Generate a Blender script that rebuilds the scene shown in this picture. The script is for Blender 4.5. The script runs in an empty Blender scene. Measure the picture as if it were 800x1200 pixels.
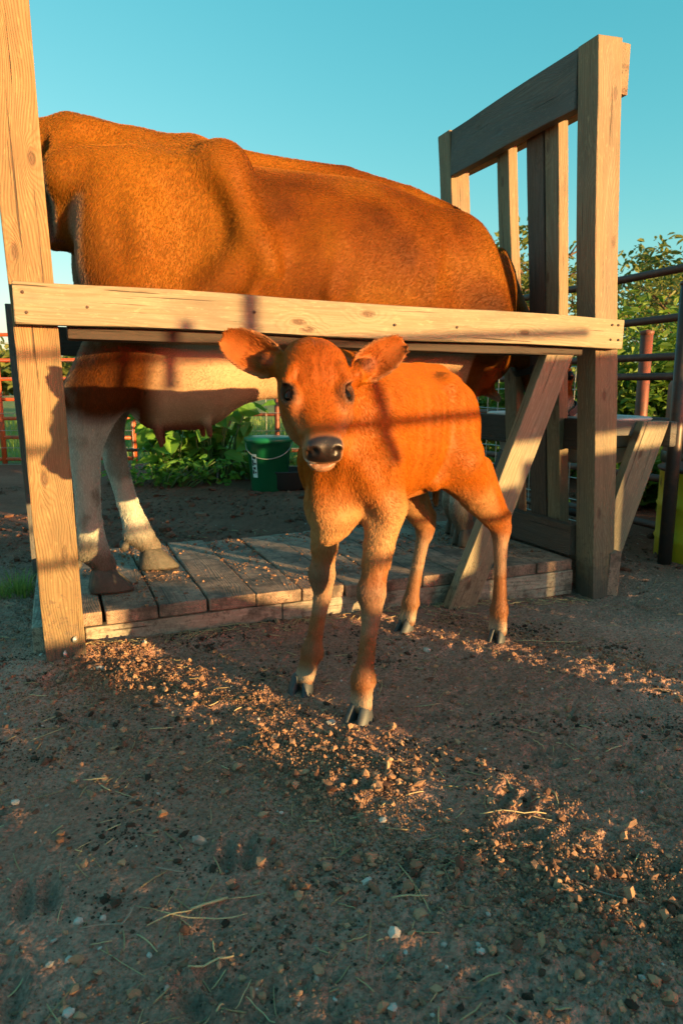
import bpy, bmesh, math, random
import numpy as np
from mathutils import Vector, Matrix

random.seed(7)
RNG = np.random.default_rng(7)
SC = bpy.context.scene
COL = SC.collection

# ------------------------------------------------------------------ camera
CAM_H = 0.70
PITCH = math.radians(10.3)
FOC = 800.0
cam = bpy.data.cameras.new('camera')
cam.sensor_fit = 'VERTICAL'; cam.sensor_height = 36.0; cam.sensor_width = 24.0
cam.lens = 24.0; cam.clip_start = 0.02; cam.clip_end = 6000
cam.dof.use_dof = True; cam.dof.focus_distance = 1.55; cam.dof.aperture_fstop = 10.0
camo = bpy.data.objects.new('camera', cam); COL.objects.link(camo)
camo.location = (0, 0, CAM_H); camo.rotation_euler = (math.pi / 2 - PITCH, 0, 0)
SC.camera = camo

# ------------------------------------------------------------------ light
SUN_EL = math.radians(5.5)
SUN_D = Vector((0.809, -0.588, 0)).normalized()          # horizontal direction towards the sun
world = bpy.data.worlds.new('World'); SC.world = world; world.use_nodes = True
wn = world.node_tree; wn.nodes.clear()
wo = wn.nodes.new('ShaderNodeOutputWorld'); wb = wn.nodes.new('ShaderNodeBackground')
sky = wn.nodes.new('ShaderNodeTexSky'); sky.sky_type = 'NISHITA'; sky.sun_disc = False
sky.sun_elevation = SUN_EL
sky.sun_rotation = math.atan2(SUN_D.x, SUN_D.y)
sky.air_density = 1.0; sky.dust_density = 0.85; sky.ozone_density = 1.0
# the photograph's grading of the sky: deeper red, flatter green and blue, channel by channel
sp_ = wn.nodes.new('ShaderNodeSeparateColor'); cb_ = wn.nodes.new('ShaderNodeCombineColor'); wn.links.new(sky.outputs[0], sp_.inputs[0])
for i_, (pw_, k_) in enumerate(((1.45, 0.345), (0.65, 1.07), (0.60, 1.12))):
    p_ = wn.nodes.new('ShaderNodeMath'); p_.operation = 'POWER'; p_.inputs[1].default_value = pw_; wn.links.new(sp_.outputs[i_], p_.inputs[0])
    q_ = wn.nodes.new('ShaderNodeMath'); q_.operation = 'MULTIPLY'; q_.inputs[1].default_value = k_; wn.links.new(p_.outputs[0], q_.inputs[0])
    wn.links.new(q_.outputs[0], cb_.inputs[i_])
wn.links.new(cb_.outputs[0], wb.inputs[0])
wb.inputs[1].default_value = 0.15
wn.links.new(wb.outputs[0], wo.inputs[0])
sun = bpy.data.lights.new('sun', 'SUN'); sun.energy = 5.0; sun.angle = math.radians(0.5)
sun.color = (1.0, 0.66, 0.26)
suno = bpy.data.objects.new('sun', sun); COL.objects.link(suno)
sd = (SUN_D * math.cos(SUN_EL) + Vector((0, 0, math.sin(SUN_EL))))
suno.rotation_euler = sd.to_track_quat('Z', 'Y').to_euler(); suno.location = sd * 30
SC.view_settings.view_transform = 'Standard'; SC.view_settings.look = 'None'
SC.view_settings.exposure = 1.50; SC.view_settings.gamma = 1.0

# ------------------------------------------------------------------ layout helpers
YAW = math.radians(22.5)
E1 = Vector((math.cos(YAW), math.sin(YAW), 0)); E2 = Vector((-math.sin(YAW), math.cos(YAW), 0))
ORG = Vector((-0.70, 1.65, 0))

def S(a, b, z=0.0):
    """stall coordinates (along the front, into the depth, up) to world"""
    return ORG + E1 * a + E2 * b + Vector((0, 0, z))

def at(px, py, y=None, z=None):
    """the place in the world seen at pixel px,py of the 800x1200 photo, at distance y or height z"""
    u = px - 400.0; v = py - 600.0; c, s = math.cos(PITCH), math.sin(PITCH)
    r = Vector((u, FOC * c - v * s, -FOC * s - v * c))
    t = (y / r.y) if y is not None else ((z - CAM_H) / r.z)
    return Vector((0, 0, CAM_H)) + r * t

def tag(o, label=None, cat=None, group=None, kind=None):
    if label: o['label'] = label
    if cat: o['category'] = cat
    if group: o['group'] = group
    if kind: o['kind'] = kind
    return o

def empty(name, loc=(0, 0, 0), rz=0.0, **kw):
    o = bpy.data.objects.new(name, None); COL.objects.link(o)
    o.location = loc; o.rotation_euler = (0, 0, rz); o.empty_display_size = 0.1
    return tag(o, **kw)

def link(name, me, mat=None, parent=None, loc=None):
    o = bpy.data.objects.new(name, me); COL.objects.link(o)
    if mat is not None and len(me.materials) == 0: me.materials.append(mat)
    if parent: o.parent = parent
    if loc is not None: o.location = loc
    return o

def mesh_np(name, V, F, mat=None, parent=None, smooth=True, loc=None):
    me = bpy.data.meshes.new(name)
    V = np.asarray(V, dtype=np.float32); F = np.asarray(F, dtype=np.int32)
    n = F.shape[1]
    me.vertices.add(len(V)); me.vertices.foreach_set('co', V.ravel())
    me.loops.add(F.size); me.loops.foreach_set('vertex_index', F.ravel())
    me.polygons.add(len(F)); me.polygons.foreach_set('loop_start', np.arange(0, F.size, n, dtype=np.int32))
    me.update(calc_edges=True)
    me.polygons.foreach_set('use_smooth', np.full(len(F), smooth))
    return link(name, me, mat, parent, loc)

def from_bm(name, bm, mat=None, parent=None, smooth=False, loc=None):
    me = bpy.data.meshes.new(name); bm.to_mesh(me); bm.free()
    if smooth:
        for p in me.polygons: p.use_smooth = True
    return link(name, me, mat, parent, loc)

# ------------------------------------------------------------------ numpy noise
_perm = np.random.default_rng(3).permutation(4096).astype(np.int64)
def _h(i, j, k, seed):
    return _perm[(_perm[(_perm[(i + seed * 131) & 4095] + j) & 4095] + k) & 4095] / 4095.0
def vnoise(x, y, z=0.0, seed=0):
    x = np.asarray(x, float); y = np.asarray(y, float); z = np.asarray(z, float) + x * 0
    xi = np.floor(x).astype(np.int64); yi = np.floor(y).astype(np.int64); zi = np.floor(z).astype(np.int64)
    fx = x - xi; fy = y - yi; fz = z - zi
    fx = fx * fx * fx * (fx * (fx * 6 - 15) + 10); fy = fy * fy * fy * (fy * (fy * 6 - 15) + 10); fz = fz * fz * (3 - 2 * fz)
    r = 0
    for dx in (0, 1):
        wx = fx if dx else 1 - fx
        for dy in (0, 1):
            wy = fy if dy else 1 - fy
            for dz in (0, 1):
                wz = fz if dz else 1 - fz
                r = r + wx * wy * wz * _h(xi + dx, yi + dy, zi + dz, seed)
    return r * 2 - 1
def fbm(x, y, z=0.0, oct=4, seed=0, gain=0.5):
    a = 1.0; r = 0; t = 0
    for o in range(oct):
        r = r + a * vnoise(x, y, z, seed + o * 7); t += a; a *= gain
        x = x * 2.03 + 3.1; y = y * 2.03 + 1.7; z = np.asarray(z) * 2.03 + 0.7
    return r / t

# ------------------------------------------------------------------ material helpers
class NT:
    def __init__(s, name):
        s.m = bpy.data.materials.new(name); s.m.use_nodes = True; s.t = s.m.node_tree; s.t.nodes.clear()
        s.out = s.t.nodes.new('ShaderNodeOutputMaterial'); s.b = s.t.nodes.new('ShaderNodeBsdfPrincipled')
        s.t.links.new(s.b.outputs[0], s.out.inputs[0])
    def n(s, typ, **kw):
        nd = s.t.nodes.new(typ)
        for k, v in kw.items():
            if k.startswith('i_'):
                key = k[2:]; key = int(key) if key.isdigit() else key.replace('_', ' ')
                if hasattr(v, 'is_output') or isinstance(v, bpy.types.NodeSocket): s.t.links.new(v, nd.inputs[key])
                else: nd.inputs[key].default_value = v
            else: setattr(nd, k, v)
        return nd
    def math(s, op, a, b=None, clamp=False):
        nd = s.t.nodes.new('ShaderNodeMath'); nd.operation = op; nd.use_clamp = clamp
        for i, v in enumerate((a, b)):
            if v is None: continue
            if isinstance(v, bpy.types.NodeSocket): s.t.links.new(v, nd.inputs[i])
            else: nd.inputs[i].default_value = v
        return nd.outputs[0]
    def mix(s, fac, a, b, blend='MIX'):
        nd = s.t.nodes.new('ShaderNodeMix'); nd.data_type = 'RGBA'; nd.blend_type = blend; nd.clamp_factor = True
        for i, v in ((0, fac), (6, a), (7, b)):
            if isinstance(v, bpy.types.NodeSocket): s.t.links.new(v, nd.inputs[i])
            else: nd.inputs[i].default_value = v if i == 0 else (*v, 1)
        return nd.outputs[2]
    def ramp(s, fac, *stops):
        nd = s.t.nodes.new('ShaderNodeValToRGB'); s.t.links.new(fac, nd.inputs[0])
        el = nd.color_ramp.elements
        while len(el) < len(stops): el.new(0.5)
        for e, (p, c) in zip(el, stops):
            e.position = p; e.color = (*c, 1) if not isinstance(c, (int, float)) else (c, c, c, 1)
        return nd.outputs[0]
    def noise(s, vec, scale, detail=4, rough=0.55, dist=0.0):
        nd = s.n('ShaderNodeTexNoise', i_Scale=scale, i_Detail=detail, i_Roughness=rough, i_Distortion=dist)
        if vec is not None: s.t.links.new(vec, nd.inputs['Vector'])
        return nd.outputs['Fac']
    def coord(s, which='Object'):
        return s.n('ShaderNodeTexCoord').outputs[which]
    def mapping(s, vec, scale=(1, 1, 1), loc=(0, 0, 0), rot=(0, 0, 0)):
        nd = s.n('ShaderNodeMapping'); s.t.links.new(vec, nd.inputs[0])
        nd.inputs['Scale'].default_value = scale; nd.inputs['Location'].default_value = loc; nd.inputs['Rotation'].default_value = rot
        return nd.outputs[0]
    def set(s, **kw):
        for k, v in kw.items():
            k = k.replace('_', ' ')
            if isinstance(v, bpy.types.NodeSocket): s.t.links.new(v, s.b.inputs[k])
            elif isinstance(v, tuple) and len(v) == 3: s.b.inputs[k].default_value = (*v, 1)
            else: s.b.inputs[k].default_value = v
        return s
    def bump(s, h, strength=0.5, dist=0.01):
        nd = s.n('ShaderNodeBump', i_Strength=strength, i_Distance=dist); s.t.links.new(h, nd.inputs['Height'])
        s.t.links.new(nd.outputs[0], s.b.inputs['Normal']); return s

def wood(name, light, dark, knots=0.6, weather=0.0, wcol=(0.25, 0.23, 0.21), dirt=0.0, rough=0.75, foot=0.0, splash=0.35):
    """timber: growth rings round an axis beside the board, stretched fibres, knots, checks"""
    m = NT(name)
    oi = m.n('ShaderNodeObjectInfo').outputs['Random']
    co = m.coord()
    off = m.n('ShaderNodeCombineXYZ'); m.t.links.new(m.math('MULTIPLY', oi, 31.0), off.inputs[0])
    m.t.links.new(m.math('MULTIPLY', oi, 0.055), off.inputs[1]); m.t.links.new(m.math('MULTIPLY', oi, 7.0), off.inputs[2])
    va = m.n('ShaderNodeVectorMath', operation='ADD'); m.t.links.new(co, va.inputs[0]); m.t.links.new(off.outputs[0], va.inputs[1])
    v = va.outputs[0]
    sep = m.n('ShaderNodeSeparateXYZ'); m.t.links.new(v, sep.inputs[0])
    sep0 = m.n('ShaderNodeSeparateXYZ'); m.t.links.new(co, sep0.inputs[0])
    wob = m.noise(m.mapping(v, (1.6, 5, 0)), 1.0, 2, 0.5)          # slow wander of the pith gives cathedral figures
    y = m.math('ADD', sep0.outputs[1], m.math('ADD', m.math('MULTIPLY', m.math('SUBTRACT', wob, 0.5), 0.16), m.math('MULTIPLY', m.math('SUBTRACT', oi, 0.5), 0.05)))
    z = m.math('ADD', sep0.outputs[2], 0.045)
    r = m.math('SQRT', m.math('ADD', m.math('MULTIPLY', y, y), m.math('MULTIPLY', z, z)))
    # knots bend the rings
    kv = m.n('ShaderNodeTexVoronoi', voronoi_dimensions='2D', i_Scale=1.0, i_Randomness=1.0); m.t.links.new(m.mapping(v, (5.5, 14.0, 1.0)), kv.inputs['Vector'])
    ks = m.n('ShaderNodeSeparateColor'); m.t.links.new(kv.outputs['Color'], ks.inputs[0])
    kd = m.math('ADD', m.math('ADD', kv.outputs['Distance'], m.math('MULTIPLY', m.noise(v, 60, 2, .5), .06)), m.math('MULTIPLY', m.math('LESS_THAN', ks.outputs[0], .62), 1.0))
    kn = m.ramp(kd, (0.0, 1.0), (0.22, 0.35), (0.45, 0.0))
    r2 = m.math('ADD', r, m.math('MULTIPLY', kn, 0.030))
    fine = m.noise(m.mapping(v, (9, 60, 60)), 1.0, 3, 0.6)
    rings = m.math('SINE', m.math('ADD', m.math('MULTIPLY', r2, 1150.0), m.math('MULTIPLY', fine, 5.0)))
    rings = m.math('ADD', m.math('MULTIPLY', rings, 0.5), 0.5)
    rings = m.math('POWER', rings, 1.6)
    fib = m.noise(m.mapping(v, (5, 260, 260)), 1.0, 5, 0.65)
    patch = m.noise(m.mapping(v, (2.2, 9, 9)), 1.0, 4, 0.6)
    col = m.mix(m.math('MULTIPLY', rings, m.math('ADD', 0.12, m.math('MULTIPLY', patch, 0.75))), light, dark)
    col = m.mix(m.ramp(fib, (0.35, 0.0), (0.8, 0.75)), col, tuple(c * 0.6 for c in dark), 'MIX')
    blotch = m.noise(m.mapping(v, (4, 14, 14), (3, 1, 5)), 1.0, 5, 0.65)
    col = m.mix(m.ramp(blotch, (0.45, 0.0), (0.75, 0.55)), col, tuple(c * 0.62 for c in light), 'MIX')
    knc = m.ramp(kd, (0.0, 1.0), (0.10, 1.0), (0.17, 0.0))
    col = m.mix(m.math('MULTIPLY', knc, knots), col, (0.10, 0.05, 0.025))
    if weather > 0:
        wf = m.ramp(patch, (0.62 - weather * 0.45, 0.0), (0.85 - weather * 0.35, 1.0))
        wc = m.mix(fib, wcol, tuple(c * 0.5 for c in wcol))
        wc = m.mix(m.math('MULTIPLY', rings, 0.35), wc, tuple(c * 0.6 for c in wcol))
        col = m.mix(m.math('MULTIPLY', wf, min(1, weather * 1.3)), col, wc)
    stain = m.noise(m.mapping(v, (3.0, 7, 7), (9, 2, 1)), 1.0, 6, 0.7)
    col = m.mix(m.ramp(stain, (0.50, 0.0), (0.66, 0.55)), col, tuple(c * 0.45 for c in light), 'MIX')
    scuff = m.noise(m.mapping(v, (30, 120, 120), (4, 2, 7)), 1.0, 4, 0.7)
    col = m.mix(m.ramp(scuff, (0.56, 0.0), (0.72, 0.6)), col, tuple(min(1, c * 1.35) for c in light), 'MIX')
    crack = m.noise(m.mapping(v, (2.2, 150, 150)), 1.0, 3, 0.5, 0.3)
    ck = m.ramp(crack, (0.66, 0.0), (0.70, 1.0))
    col = m.mix(m.math('MULTIPLY', ck, 0.8), col, (0.03, 0.018, 0.012))
    if dirt > 0:
        g = m.n('ShaderNodeNewGeometry')
        dn = m.noise(m.mapping(g.outputs['Position'], (1, 1, 1)), 9.0, 6, 0.7)
        df = m.ramp(dn, (0.60 - dirt * 0.3, 0.0), (0.72 - dirt * 0.2, 1.0))
        col = m.mix(m.math('MULTIPLY', df, 0.85), col, (0.055, 0.04, 0.03))
    g2 = m.n('ShaderNodeNewGeometry'); sz2 = m.n('ShaderNodeSeparateXYZ'); m.t.links.new(g2.outputs['Position'], sz2.inputs[0])
    sn = m.noise(g2.outputs['Position'], 55.0, 7, 0.8); low = m.ramp(sz2.outputs[2], (0.10, 0.13), (0.36, 0.0))
    col = m.mix(m.math('MULTIPLY', m.ramp(m.math('ADD', sn, low), (0.66, 0.0), (0.70, 1.0)), splash * 1.7), col, (0.085, 0.058, 0.040))
    if foot > 0:
        g = m.n('ShaderNodeNewGeometry'); sz = m.n('ShaderNodeSeparateXYZ'); m.t.links.new(g.outputs['Position'], sz.inputs[0])
        dn = m.noise(g.outputs['Position'], 22.0, 5, 0.7)
        hh = m.math('ADD', sz.outputs[2], m.math('MULTIPLY', m.math('SUBTRACT', dn, 0.5), 0.22))
        ff = m.ramp(hh, (0.0, 1.0), (foot, 0.0))
        col = m.mix(m.math('MULTIPLY', ff, 0.9), col, (0.10, 0.078, 0.06))
    m.set(Base_Color=col, Roughness=rough)
    h = m.math('ADD', m.math('MULTIPLY', fib, 0.5), m.math('MULTIPLY', rings, 0.25))
    h = m.math('SUBTRACT', h, m.math('MULTIPLY', ck, 1.2))
    h = m.math('SUBTRACT', h, m.math('MULTIPLY', knc, .5))
    m.bump(h, 0.8, 0.003)
    return m.m

def plain(name, col, rough=0.6, metal=0.0, var=0.25, scale=30, bump=0.2, bd=0.003, col2=None, thr=None, coat=0.0):
    m = NT(name); co = m.coord()
    n1 = m.noise(co, scale, 5, 0.6); n2 = m.noise(co, scale * 0.2, 3, 0.6)
    c = m.mix(n1, tuple(x * (1 - var) for x in col), tuple(min(1, x * (1 + var)) for x in col))
    if col2: 
        t = thr or (0.5, 0.6)
        c = m.mix(m.ramp(m.math('ADD', m.math('MULTIPLY', n2, 0.6), m.math('MULTIPLY', n1, 0.4)), (t[0], 0.0), (t[1], 1.0)), c, col2)
    m.set(Base_Color=c, Roughness=rough, Metallic=metal)
    if coat: m.set(Coat_Weight=coat)
    m.bump(n1, bump, bd); return m.m

M = {}
M['pine'] = wood('pine_sunbleached', (0.280, 0.210, 0.124), (0.188, 0.108, 0.048), knots=0.8, weather=0.35, wcol=(0.188, 0.160, 0.132), foot=0.10)
M['pine_fresh'] = wood('pine_fresh', (0.298, 0.197, 0.090), (0.213, 0.101, 0.032), knots=0.8, weather=0.1, foot=0.10)
M['pine_rail'] = wood('pine_rail', (0.304, 0.252, 0.164), (0.232, 0.164, 0.084), knots=0.9, weather=0.3, wcol=(0.248, 0.220, 0.176))
M['grey_wood'] = wood('grey_weathered_timber', (0.159, 0.122, 0.090), (0.101, 0.064, 0.042), knots=0.7, weather=0.8, wcol=(0.138, 0.127, 0.117), foot=0.06)
M['dark_wood'] = wood('shade_dark_timber', (0.046, 0.028, 0.018), (0.024, 0.014, 0.009), knots=0.5, weather=0.3, wcol=(0.064, 0.053, 0.048))  # tone darkened to stand in for shade inside the stall
M['gate_wood'] = wood('brown_gate_timber', (0.133, 0.076, 0.050), (0.073, 0.040, 0.026), knots=0.8, weather=0.4, wcol=(0.113, 0.099, 0.093))
M['plank'] = wood('trampled_plank', (0.46, 0.29, 0.20), (0.28, 0.17, 0.115), knots=0.5, weather=0.5, wcol=(0.42, 0.30, 0.23), dirt=0.55)
M['skirt'] = wood('muddy_board', (0.48, 0.40, 0.30), (0.34, 0.26, 0.185), knots=0.4, weather=0.5, wcol=(0.44, 0.38, 0.31), dirt=0.40)

# ------------------------------------------------------------------ timber pieces
def timber(name, p0, p1, wid, thk, side, mat, parent, bev=0.0035, rough=0.0015, cut0=None, cut1=None):
    """board from p0 to p1 (world, centre line); 'side' is the direction of its width; own object, X along the grain"""
    p0 = Vector(p0); p1 = Vector(p1); X = (p1 - p0); L = X.length; X.normalize()
    Yv = (Vector(side) - X * Vector(side).dot(X)).normalized(); Zv = X.cross(Yv)
    bm = bmesh.new()
    nseg = max(1, min(14, int(L / 0.12)))
    bmesh.ops.create_cube(bm, size=1)
    for v in bm.verts: v.co = Vector((v.co.x * L, v.co.y * wid, v.co.z * thk))
    if cut0 or cut1:
        for v in bm.verts:
            if v.co.x < 0 and cut0: v.co.x += cut0 * (v.co.y / wid)
            if v.co.x > 0 and cut1: v.co.x += cut1 * (v.co.y / wid)
    if nseg > 1:
        es = [e for e in bm.edges if abs((e.verts[0].co - e.verts[1].co).normalized().x) > 0.9]
        bmesh.ops.subdivide_edges(bm, edges=es, cuts=nseg - 1, use_grid_fill=True)
    es = [e for e in bm.edges if len(e.link_faces) == 2 and e.calc_face_angle() > 0.5]
    bmesh.ops.bevel(bm, geom=es, offset=bev, segments=2, affect='EDGES', profile=0.6)
    sd_ = random.random() * 50
    for v in bm.verts:
        k = v.co.x * 3.0 + sd_
        v.co.y += rough * math.sin(k * 2.1) + random.uniform(-.4, .4) * rough
        v.co.z += rough * math.sin(k * 1.7 + 1) + random.uniform(-.4, .4) * rough
    o = from_bm(name, bm, mat, None, smooth=False)
    mw = Matrix((X, Yv, Zv)).transposed().to_4x4(); mw.translation = (p0 + p1) / 2
    if parent:
        pm = Matrix.Translation(parent.location) @ parent.rotation_euler.to_matrix().to_4x4()
        o.parent = parent; o.matrix_local = pm.inverted() @ mw
    else: o.matrix_world = mw
    return o

def tube(bm, pts, rad, seg=8, cap=True):
    pts = [Vector(p) for p in pts]; rads = rad if isinstance(rad, (list, tuple)) else [rad] * len(pts)
    rings = []; prev = None
    for i, p in enumerate(pts):
        d = (pts[min(i + 1, len(pts) - 1)] - pts[max(i - 1, 0)]).normalized()
        if prev is None:
            a = Vector((0, 0, 1)) if abs(d.z) < 0.9 else Vector((1, 0, 0))
            u = d.cross(a).normalized()
        else:
            u = (prev - d * prev.dot(d)).normalized()
        w = d.cross(u); prev = u
        rings.append([bm.verts.new(p + (u * math.cos(t) + w * math.sin(t)) * rads[i]) for t in [k * 2 * math.pi / seg for k in range(seg)]])
    for a, b in zip(rings, rings[1:]):
        for k in range(seg): bm.faces.new((a[k], a[(k + 1) % seg], b[(k + 1) % seg], b[k]))
    if cap:
        bm.faces.new(rings[0][::-1]); bm.faces.new(rings[-1])
    return rings

def lathe(bm, prof, seg=32, c=(0, 0, 0)):
    rings = []
    for r, z in prof:
        rings.append([bm.verts.new((c[0] + r * math.cos(k * 2 * math.pi / seg), c[1] + r * math.sin(k * 2 * math.pi / seg), c[2] + z)) for k in range(seg)])
    for a, b in zip(rings, rings[1:]):
        for k in range(seg): bm.faces.new((a[k], a[(k + 1) % seg], b[(k + 1) % seg], b[k]))
    return rings

def smooth_obj(o, angle=None):
    for p in o.data.polygons: p.use_smooth = True
    return o

# ------------------------------------------------------------------ implicit bodies
class Field:
    def __init__(s, lo, hi, h):
        s.h = h; s.lo = np.array(lo, float); n = np.ceil((np.array(hi) - s.lo) / h).astype(int) + 1
        s.n = n; s.f = np.full(n, 0.15, dtype=np.float32)
        s.ax = [s.lo[i] + h * np.arange(n[i]) for i in range(3)]
    def sub(s, lo, hi):
        i0 = np.maximum(0, np.floor((np.array(lo) - s.lo) / s.h).astype(int)); i1 = np.minimum(s.n, np.ceil((np.array(hi) - s.lo) / s.h).astype(int) + 1)
        if np.any(i1 <= i0): return None, None
        sl = tuple(slice(a, b) for a, b in zip(i0, i1))
        X, Y, Z = np.meshgrid(*[s.ax[i][sl[i]] for i in range(3)], indexing='ij', sparse=True)
        return sl, (X, Y, Z)
    def blend(s, sl, d, k, mode):
        f = s.f[sl]
        if mode == 'add':
            if k > 0:
                h = np.clip(0.5 + 0.5 * (f - d) / k, 0, 1); s.f[sl] = f * (1 - h) + d * h - k * h * (1 - h)
            else: s.f[sl] = np.minimum(f, d)
        else:
            d = -d
            if k > 0:
                h = np.clip(0.5 + 0.5 * (d - f) / k, 0, 1); s.f[sl] = f * (1 - h) + d * h + k * h * (1 - h)
            else: s.f[sl] = np.maximum(f, d)
    def cone(s, a, b, ra, rb, k=0.02, mode='add'):
        a = np.array(a, float); b = np.array(b, float); m = max(ra, rb) + k * 2 + 0.02
        sl, P = s.sub(np.minimum(a, b) - m, np.maximum(a, b) + m)
        if sl is None: return
        ab = b - a; L2 = ab @ ab
        px, py, pz = P[0] - a[0], P[1] - a[1], P[2] - a[2]
        t = np.clip((px * ab[0] + py * ab[1] + pz * ab[2]) / L2, 0, 1)
        d = np.sqrt((px - ab[0] * t) ** 2 + (py - ab[1] * t) ** 2 + (pz - ab[2] * t) ** 2) - (ra + (rb - ra) * t)
        s.blend(sl, d, k, mode)
    def chain(s, pts, k=0.02):
        A = np.array([p for p, _ in pts], float); R = [r for _, r in pts]; m = max(R) + k * 2 + 0.02
        sl, P = s.sub(A.min(0) - m, A.max(0) + m)
        if sl is None: return
        D = None
        for i in range(len(pts) - 1):
            a, b = A[i], A[i + 1]; ab = b - a; L2 = ab @ ab
            px, py, pz = P[0] - a[0], P[1] - a[1], P[2] - a[2]
            t = np.clip((px * ab[0] + py * ab[1] + pz * ab[2]) / L2, 0, 1)
            d = np.sqrt((px - ab[0] * t) ** 2 + (py - ab[1] * t) ** 2 + (pz - ab[2] * t) ** 2) - (R[i] + (R[i + 1] - R[i]) * t)
            if D is None: D = d
            else:
                kk = min(R[i], .03) * .8; h = np.clip(.5 + .5 * (D - d) / kk, 0, 1); sm = D * (1 - h) + d * h - kk * h * (1 - h)
                # rounded only in the crook of a bend, never swelling at the joint
                D = np.where(np.minimum(D, d) > 0, np.maximum(sm, np.minimum(D, d) - kk * .12), np.minimum(D, d))
        s.blend(sl, D.astype(np.float32), k, 'add')
    def ell(s, c, r, R=None, k=0.02, mode='add'):
        c = np.array(c, float); r = np.array(r, float); m = r.max() + k * 2 + 0.02
        sl, P = s.sub(c - m, c + m)
        if sl is None: return
        x, y, z = P[0] - c[0], P[1] - c[1], P[2] - c[2]
        if R is not None:
            R = np.array(R, float)
            x, y, z = [R[i, 0] * x + R[i, 1] * y + R[i, 2] * z for i in range(3)]     # rows of R are the axes
        k0 = np.sqrt((x / r[0]) ** 2 + (y / r[1]) ** 2 + (z / r[2]) ** 2) + 1e-6
        k1 = np.sqrt((x / r[0] ** 2) ** 2 + (y / r[1] ** 2) ** 2 + (z / r[2] ** 2) ** 2) + 1e-6
        s.blend(sl, k0 * (k0 - 1) / k1, k, mode)
    def loft(s, st, k=0.03, p=2.2, O=None, R=None):
        """stations (x, yc, zc, half width, half height up, half height down)"""
        st = np.array(st, float); x0, x1 = st[0, 0], st[-1, 0]
        m = st[:, 3:].max() + 0.06
        if O is None: sl, P = s.sub((x0 - 0.2, st[:, 1].min() - m, st[:, 2].min() - m), (x1 + 0.2, st[:, 1].max() + m, st[:, 2].max() + m))
        else:
            e0 = O + R[0] * x0; e1 = O + R[0] * x1; m += np.abs(st[:, 1:3]).max() + .03
            sl, Q = s.sub(np.minimum(e0, e1) - m, np.maximum(e0, e1) + m)
            P = [(Q[0] - O[0]) * R[i, 0] + (Q[1] - O[1]) * R[i, 1] + (Q[2] - O[2]) * R[i, 2] for i in range(3)]
        X = P[0]; xs = np.clip(X, x0, x1)
        # smooth interpolation of the stations
        def ip(c):
            xx = st[:, 0]; yy = st[:, c]; t = np.interp(xs, xx, np.arange(len(xx))); i = np.clip(t.astype(int), 0, len(xx) - 2); f = t - i
            y0 = yy[np.maximum(i - 1, 0)]; y1 = yy[i]; y2 = yy[i + 1]; y3 = yy[np.minimum(i + 2, len(xx) - 1)]
            return 0.5 * (2 * y1 + (y2 - y0) * f + (2 * y0 - 5 * y1 + 4 * y2 - y3) * f * f + (3 * y1 - y0 - 3 * y2 + y3) * f ** 3)
        yc, zc, w, hu, hd = [ip(i) for i in range(1, 6)]
        dz = P[2] - zc; hz = np.where(dz > 0, hu, hd)
        q = (np.abs((P[1] - yc) / w) ** p + np.abs(dz / hz) ** p) ** (1 / p)
        d = (q - 1) * np.minimum(w, hz)
        ex = np.maximum(np.abs(X - xs), 0)
        d = np.where(ex > 0, np.sqrt(np.maximum(d, 0) ** 2 + ex ** 2) + np.minimum(d, 0) * 0, d)
        s.blend(sl, d.astype(np.float32), k, 'add')
    def mesh(s):
        f = s.f; ins = f < 0
        c = [ins[i:ins.shape[0] - 1 + i, j:ins.shape[1] - 1 + j, k:ins.shape[2] - 1 + k] for i in (0, 1) for j in (0, 1) for k in (0, 1)]
        cnt = sum(x.astype(np.int8) for x in c); act = (cnt > 0) & (cnt < 8)
        idx = np.full(act.shape, -1, dtype=np.int32); A = np.argwhere(act); idx[act] = np.arange(len(A))
        fv = np.stack([f[A[:, 0] + i, A[:, 1] + j, A[:, 2] + k] for i in (0, 1) for j in (0, 1) for k in (0, 1)], 1)
        cor = np.array([(i, j, k) for i in (0, 1) for j in (0, 1) for k in (0, 1)], float)
        acc = np.zeros((len(A), 3)); n = np.zeros(len(A))
        for p in range(8):
            for q in range(p + 1, 8):
                if np.abs(cor[p] - cor[q]).sum() != 1: continue
                a, b = fv[:, p], fv[:, q]; m = (a < 0) != (b < 0)
                t = np.where(m, a / np.where(m, a - b, 1), 0)[:, None]
                acc += np.where(m[:, None], cor[p] + (cor[q] - cor[p]) * t, 0); n += m
        V = (A + acc / n[:, None]) * s.h + s.lo
        F = []
        for ax in range(3):
            o1, o2 = [(1, 2), (2, 0), (0, 1)][ax]
            n0 = list(ins.shape); s0 = [slice(None)] * 3; s1 = [slice(None)] * 3; s0[ax] = slice(0, -1); s1[ax] = slice(1, None)
            a = ins[tuple(s0)]; b = ins[tuple(s1)]
            E = np.argwhere(a != b); E = E[(E[:, o1] > 0) & (E[:, o2] > 0) & (E[:, o1] < ins.shape[o1] - 1) & (E[:, o2] < ins.shape[o2] - 1)]
            sgn = a[tuple(E.T)]
            def id_(d1, d2):
                Q = E.copy(); Q[:, o1] -= d1; Q[:, o2] -= d2; return idx[tuple(Q.T)]
            q = np.stack([id_(1, 1), id_(0, 1), id_(0, 0), id_(1, 0)], 1)
            q[~sgn] = q[~sgn][:, ::-1]
            F.append(q)
        return V, np.concatenate(F)

def rot_axes(fwd, up):
    f = np.array(fwd, float); f /= np.linalg.norm(f); u = np.array(up, float); u -= f * (u @ f); u /= np.linalg.norm(u)
    return np.array([f, np.cross(u, f), u])

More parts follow.
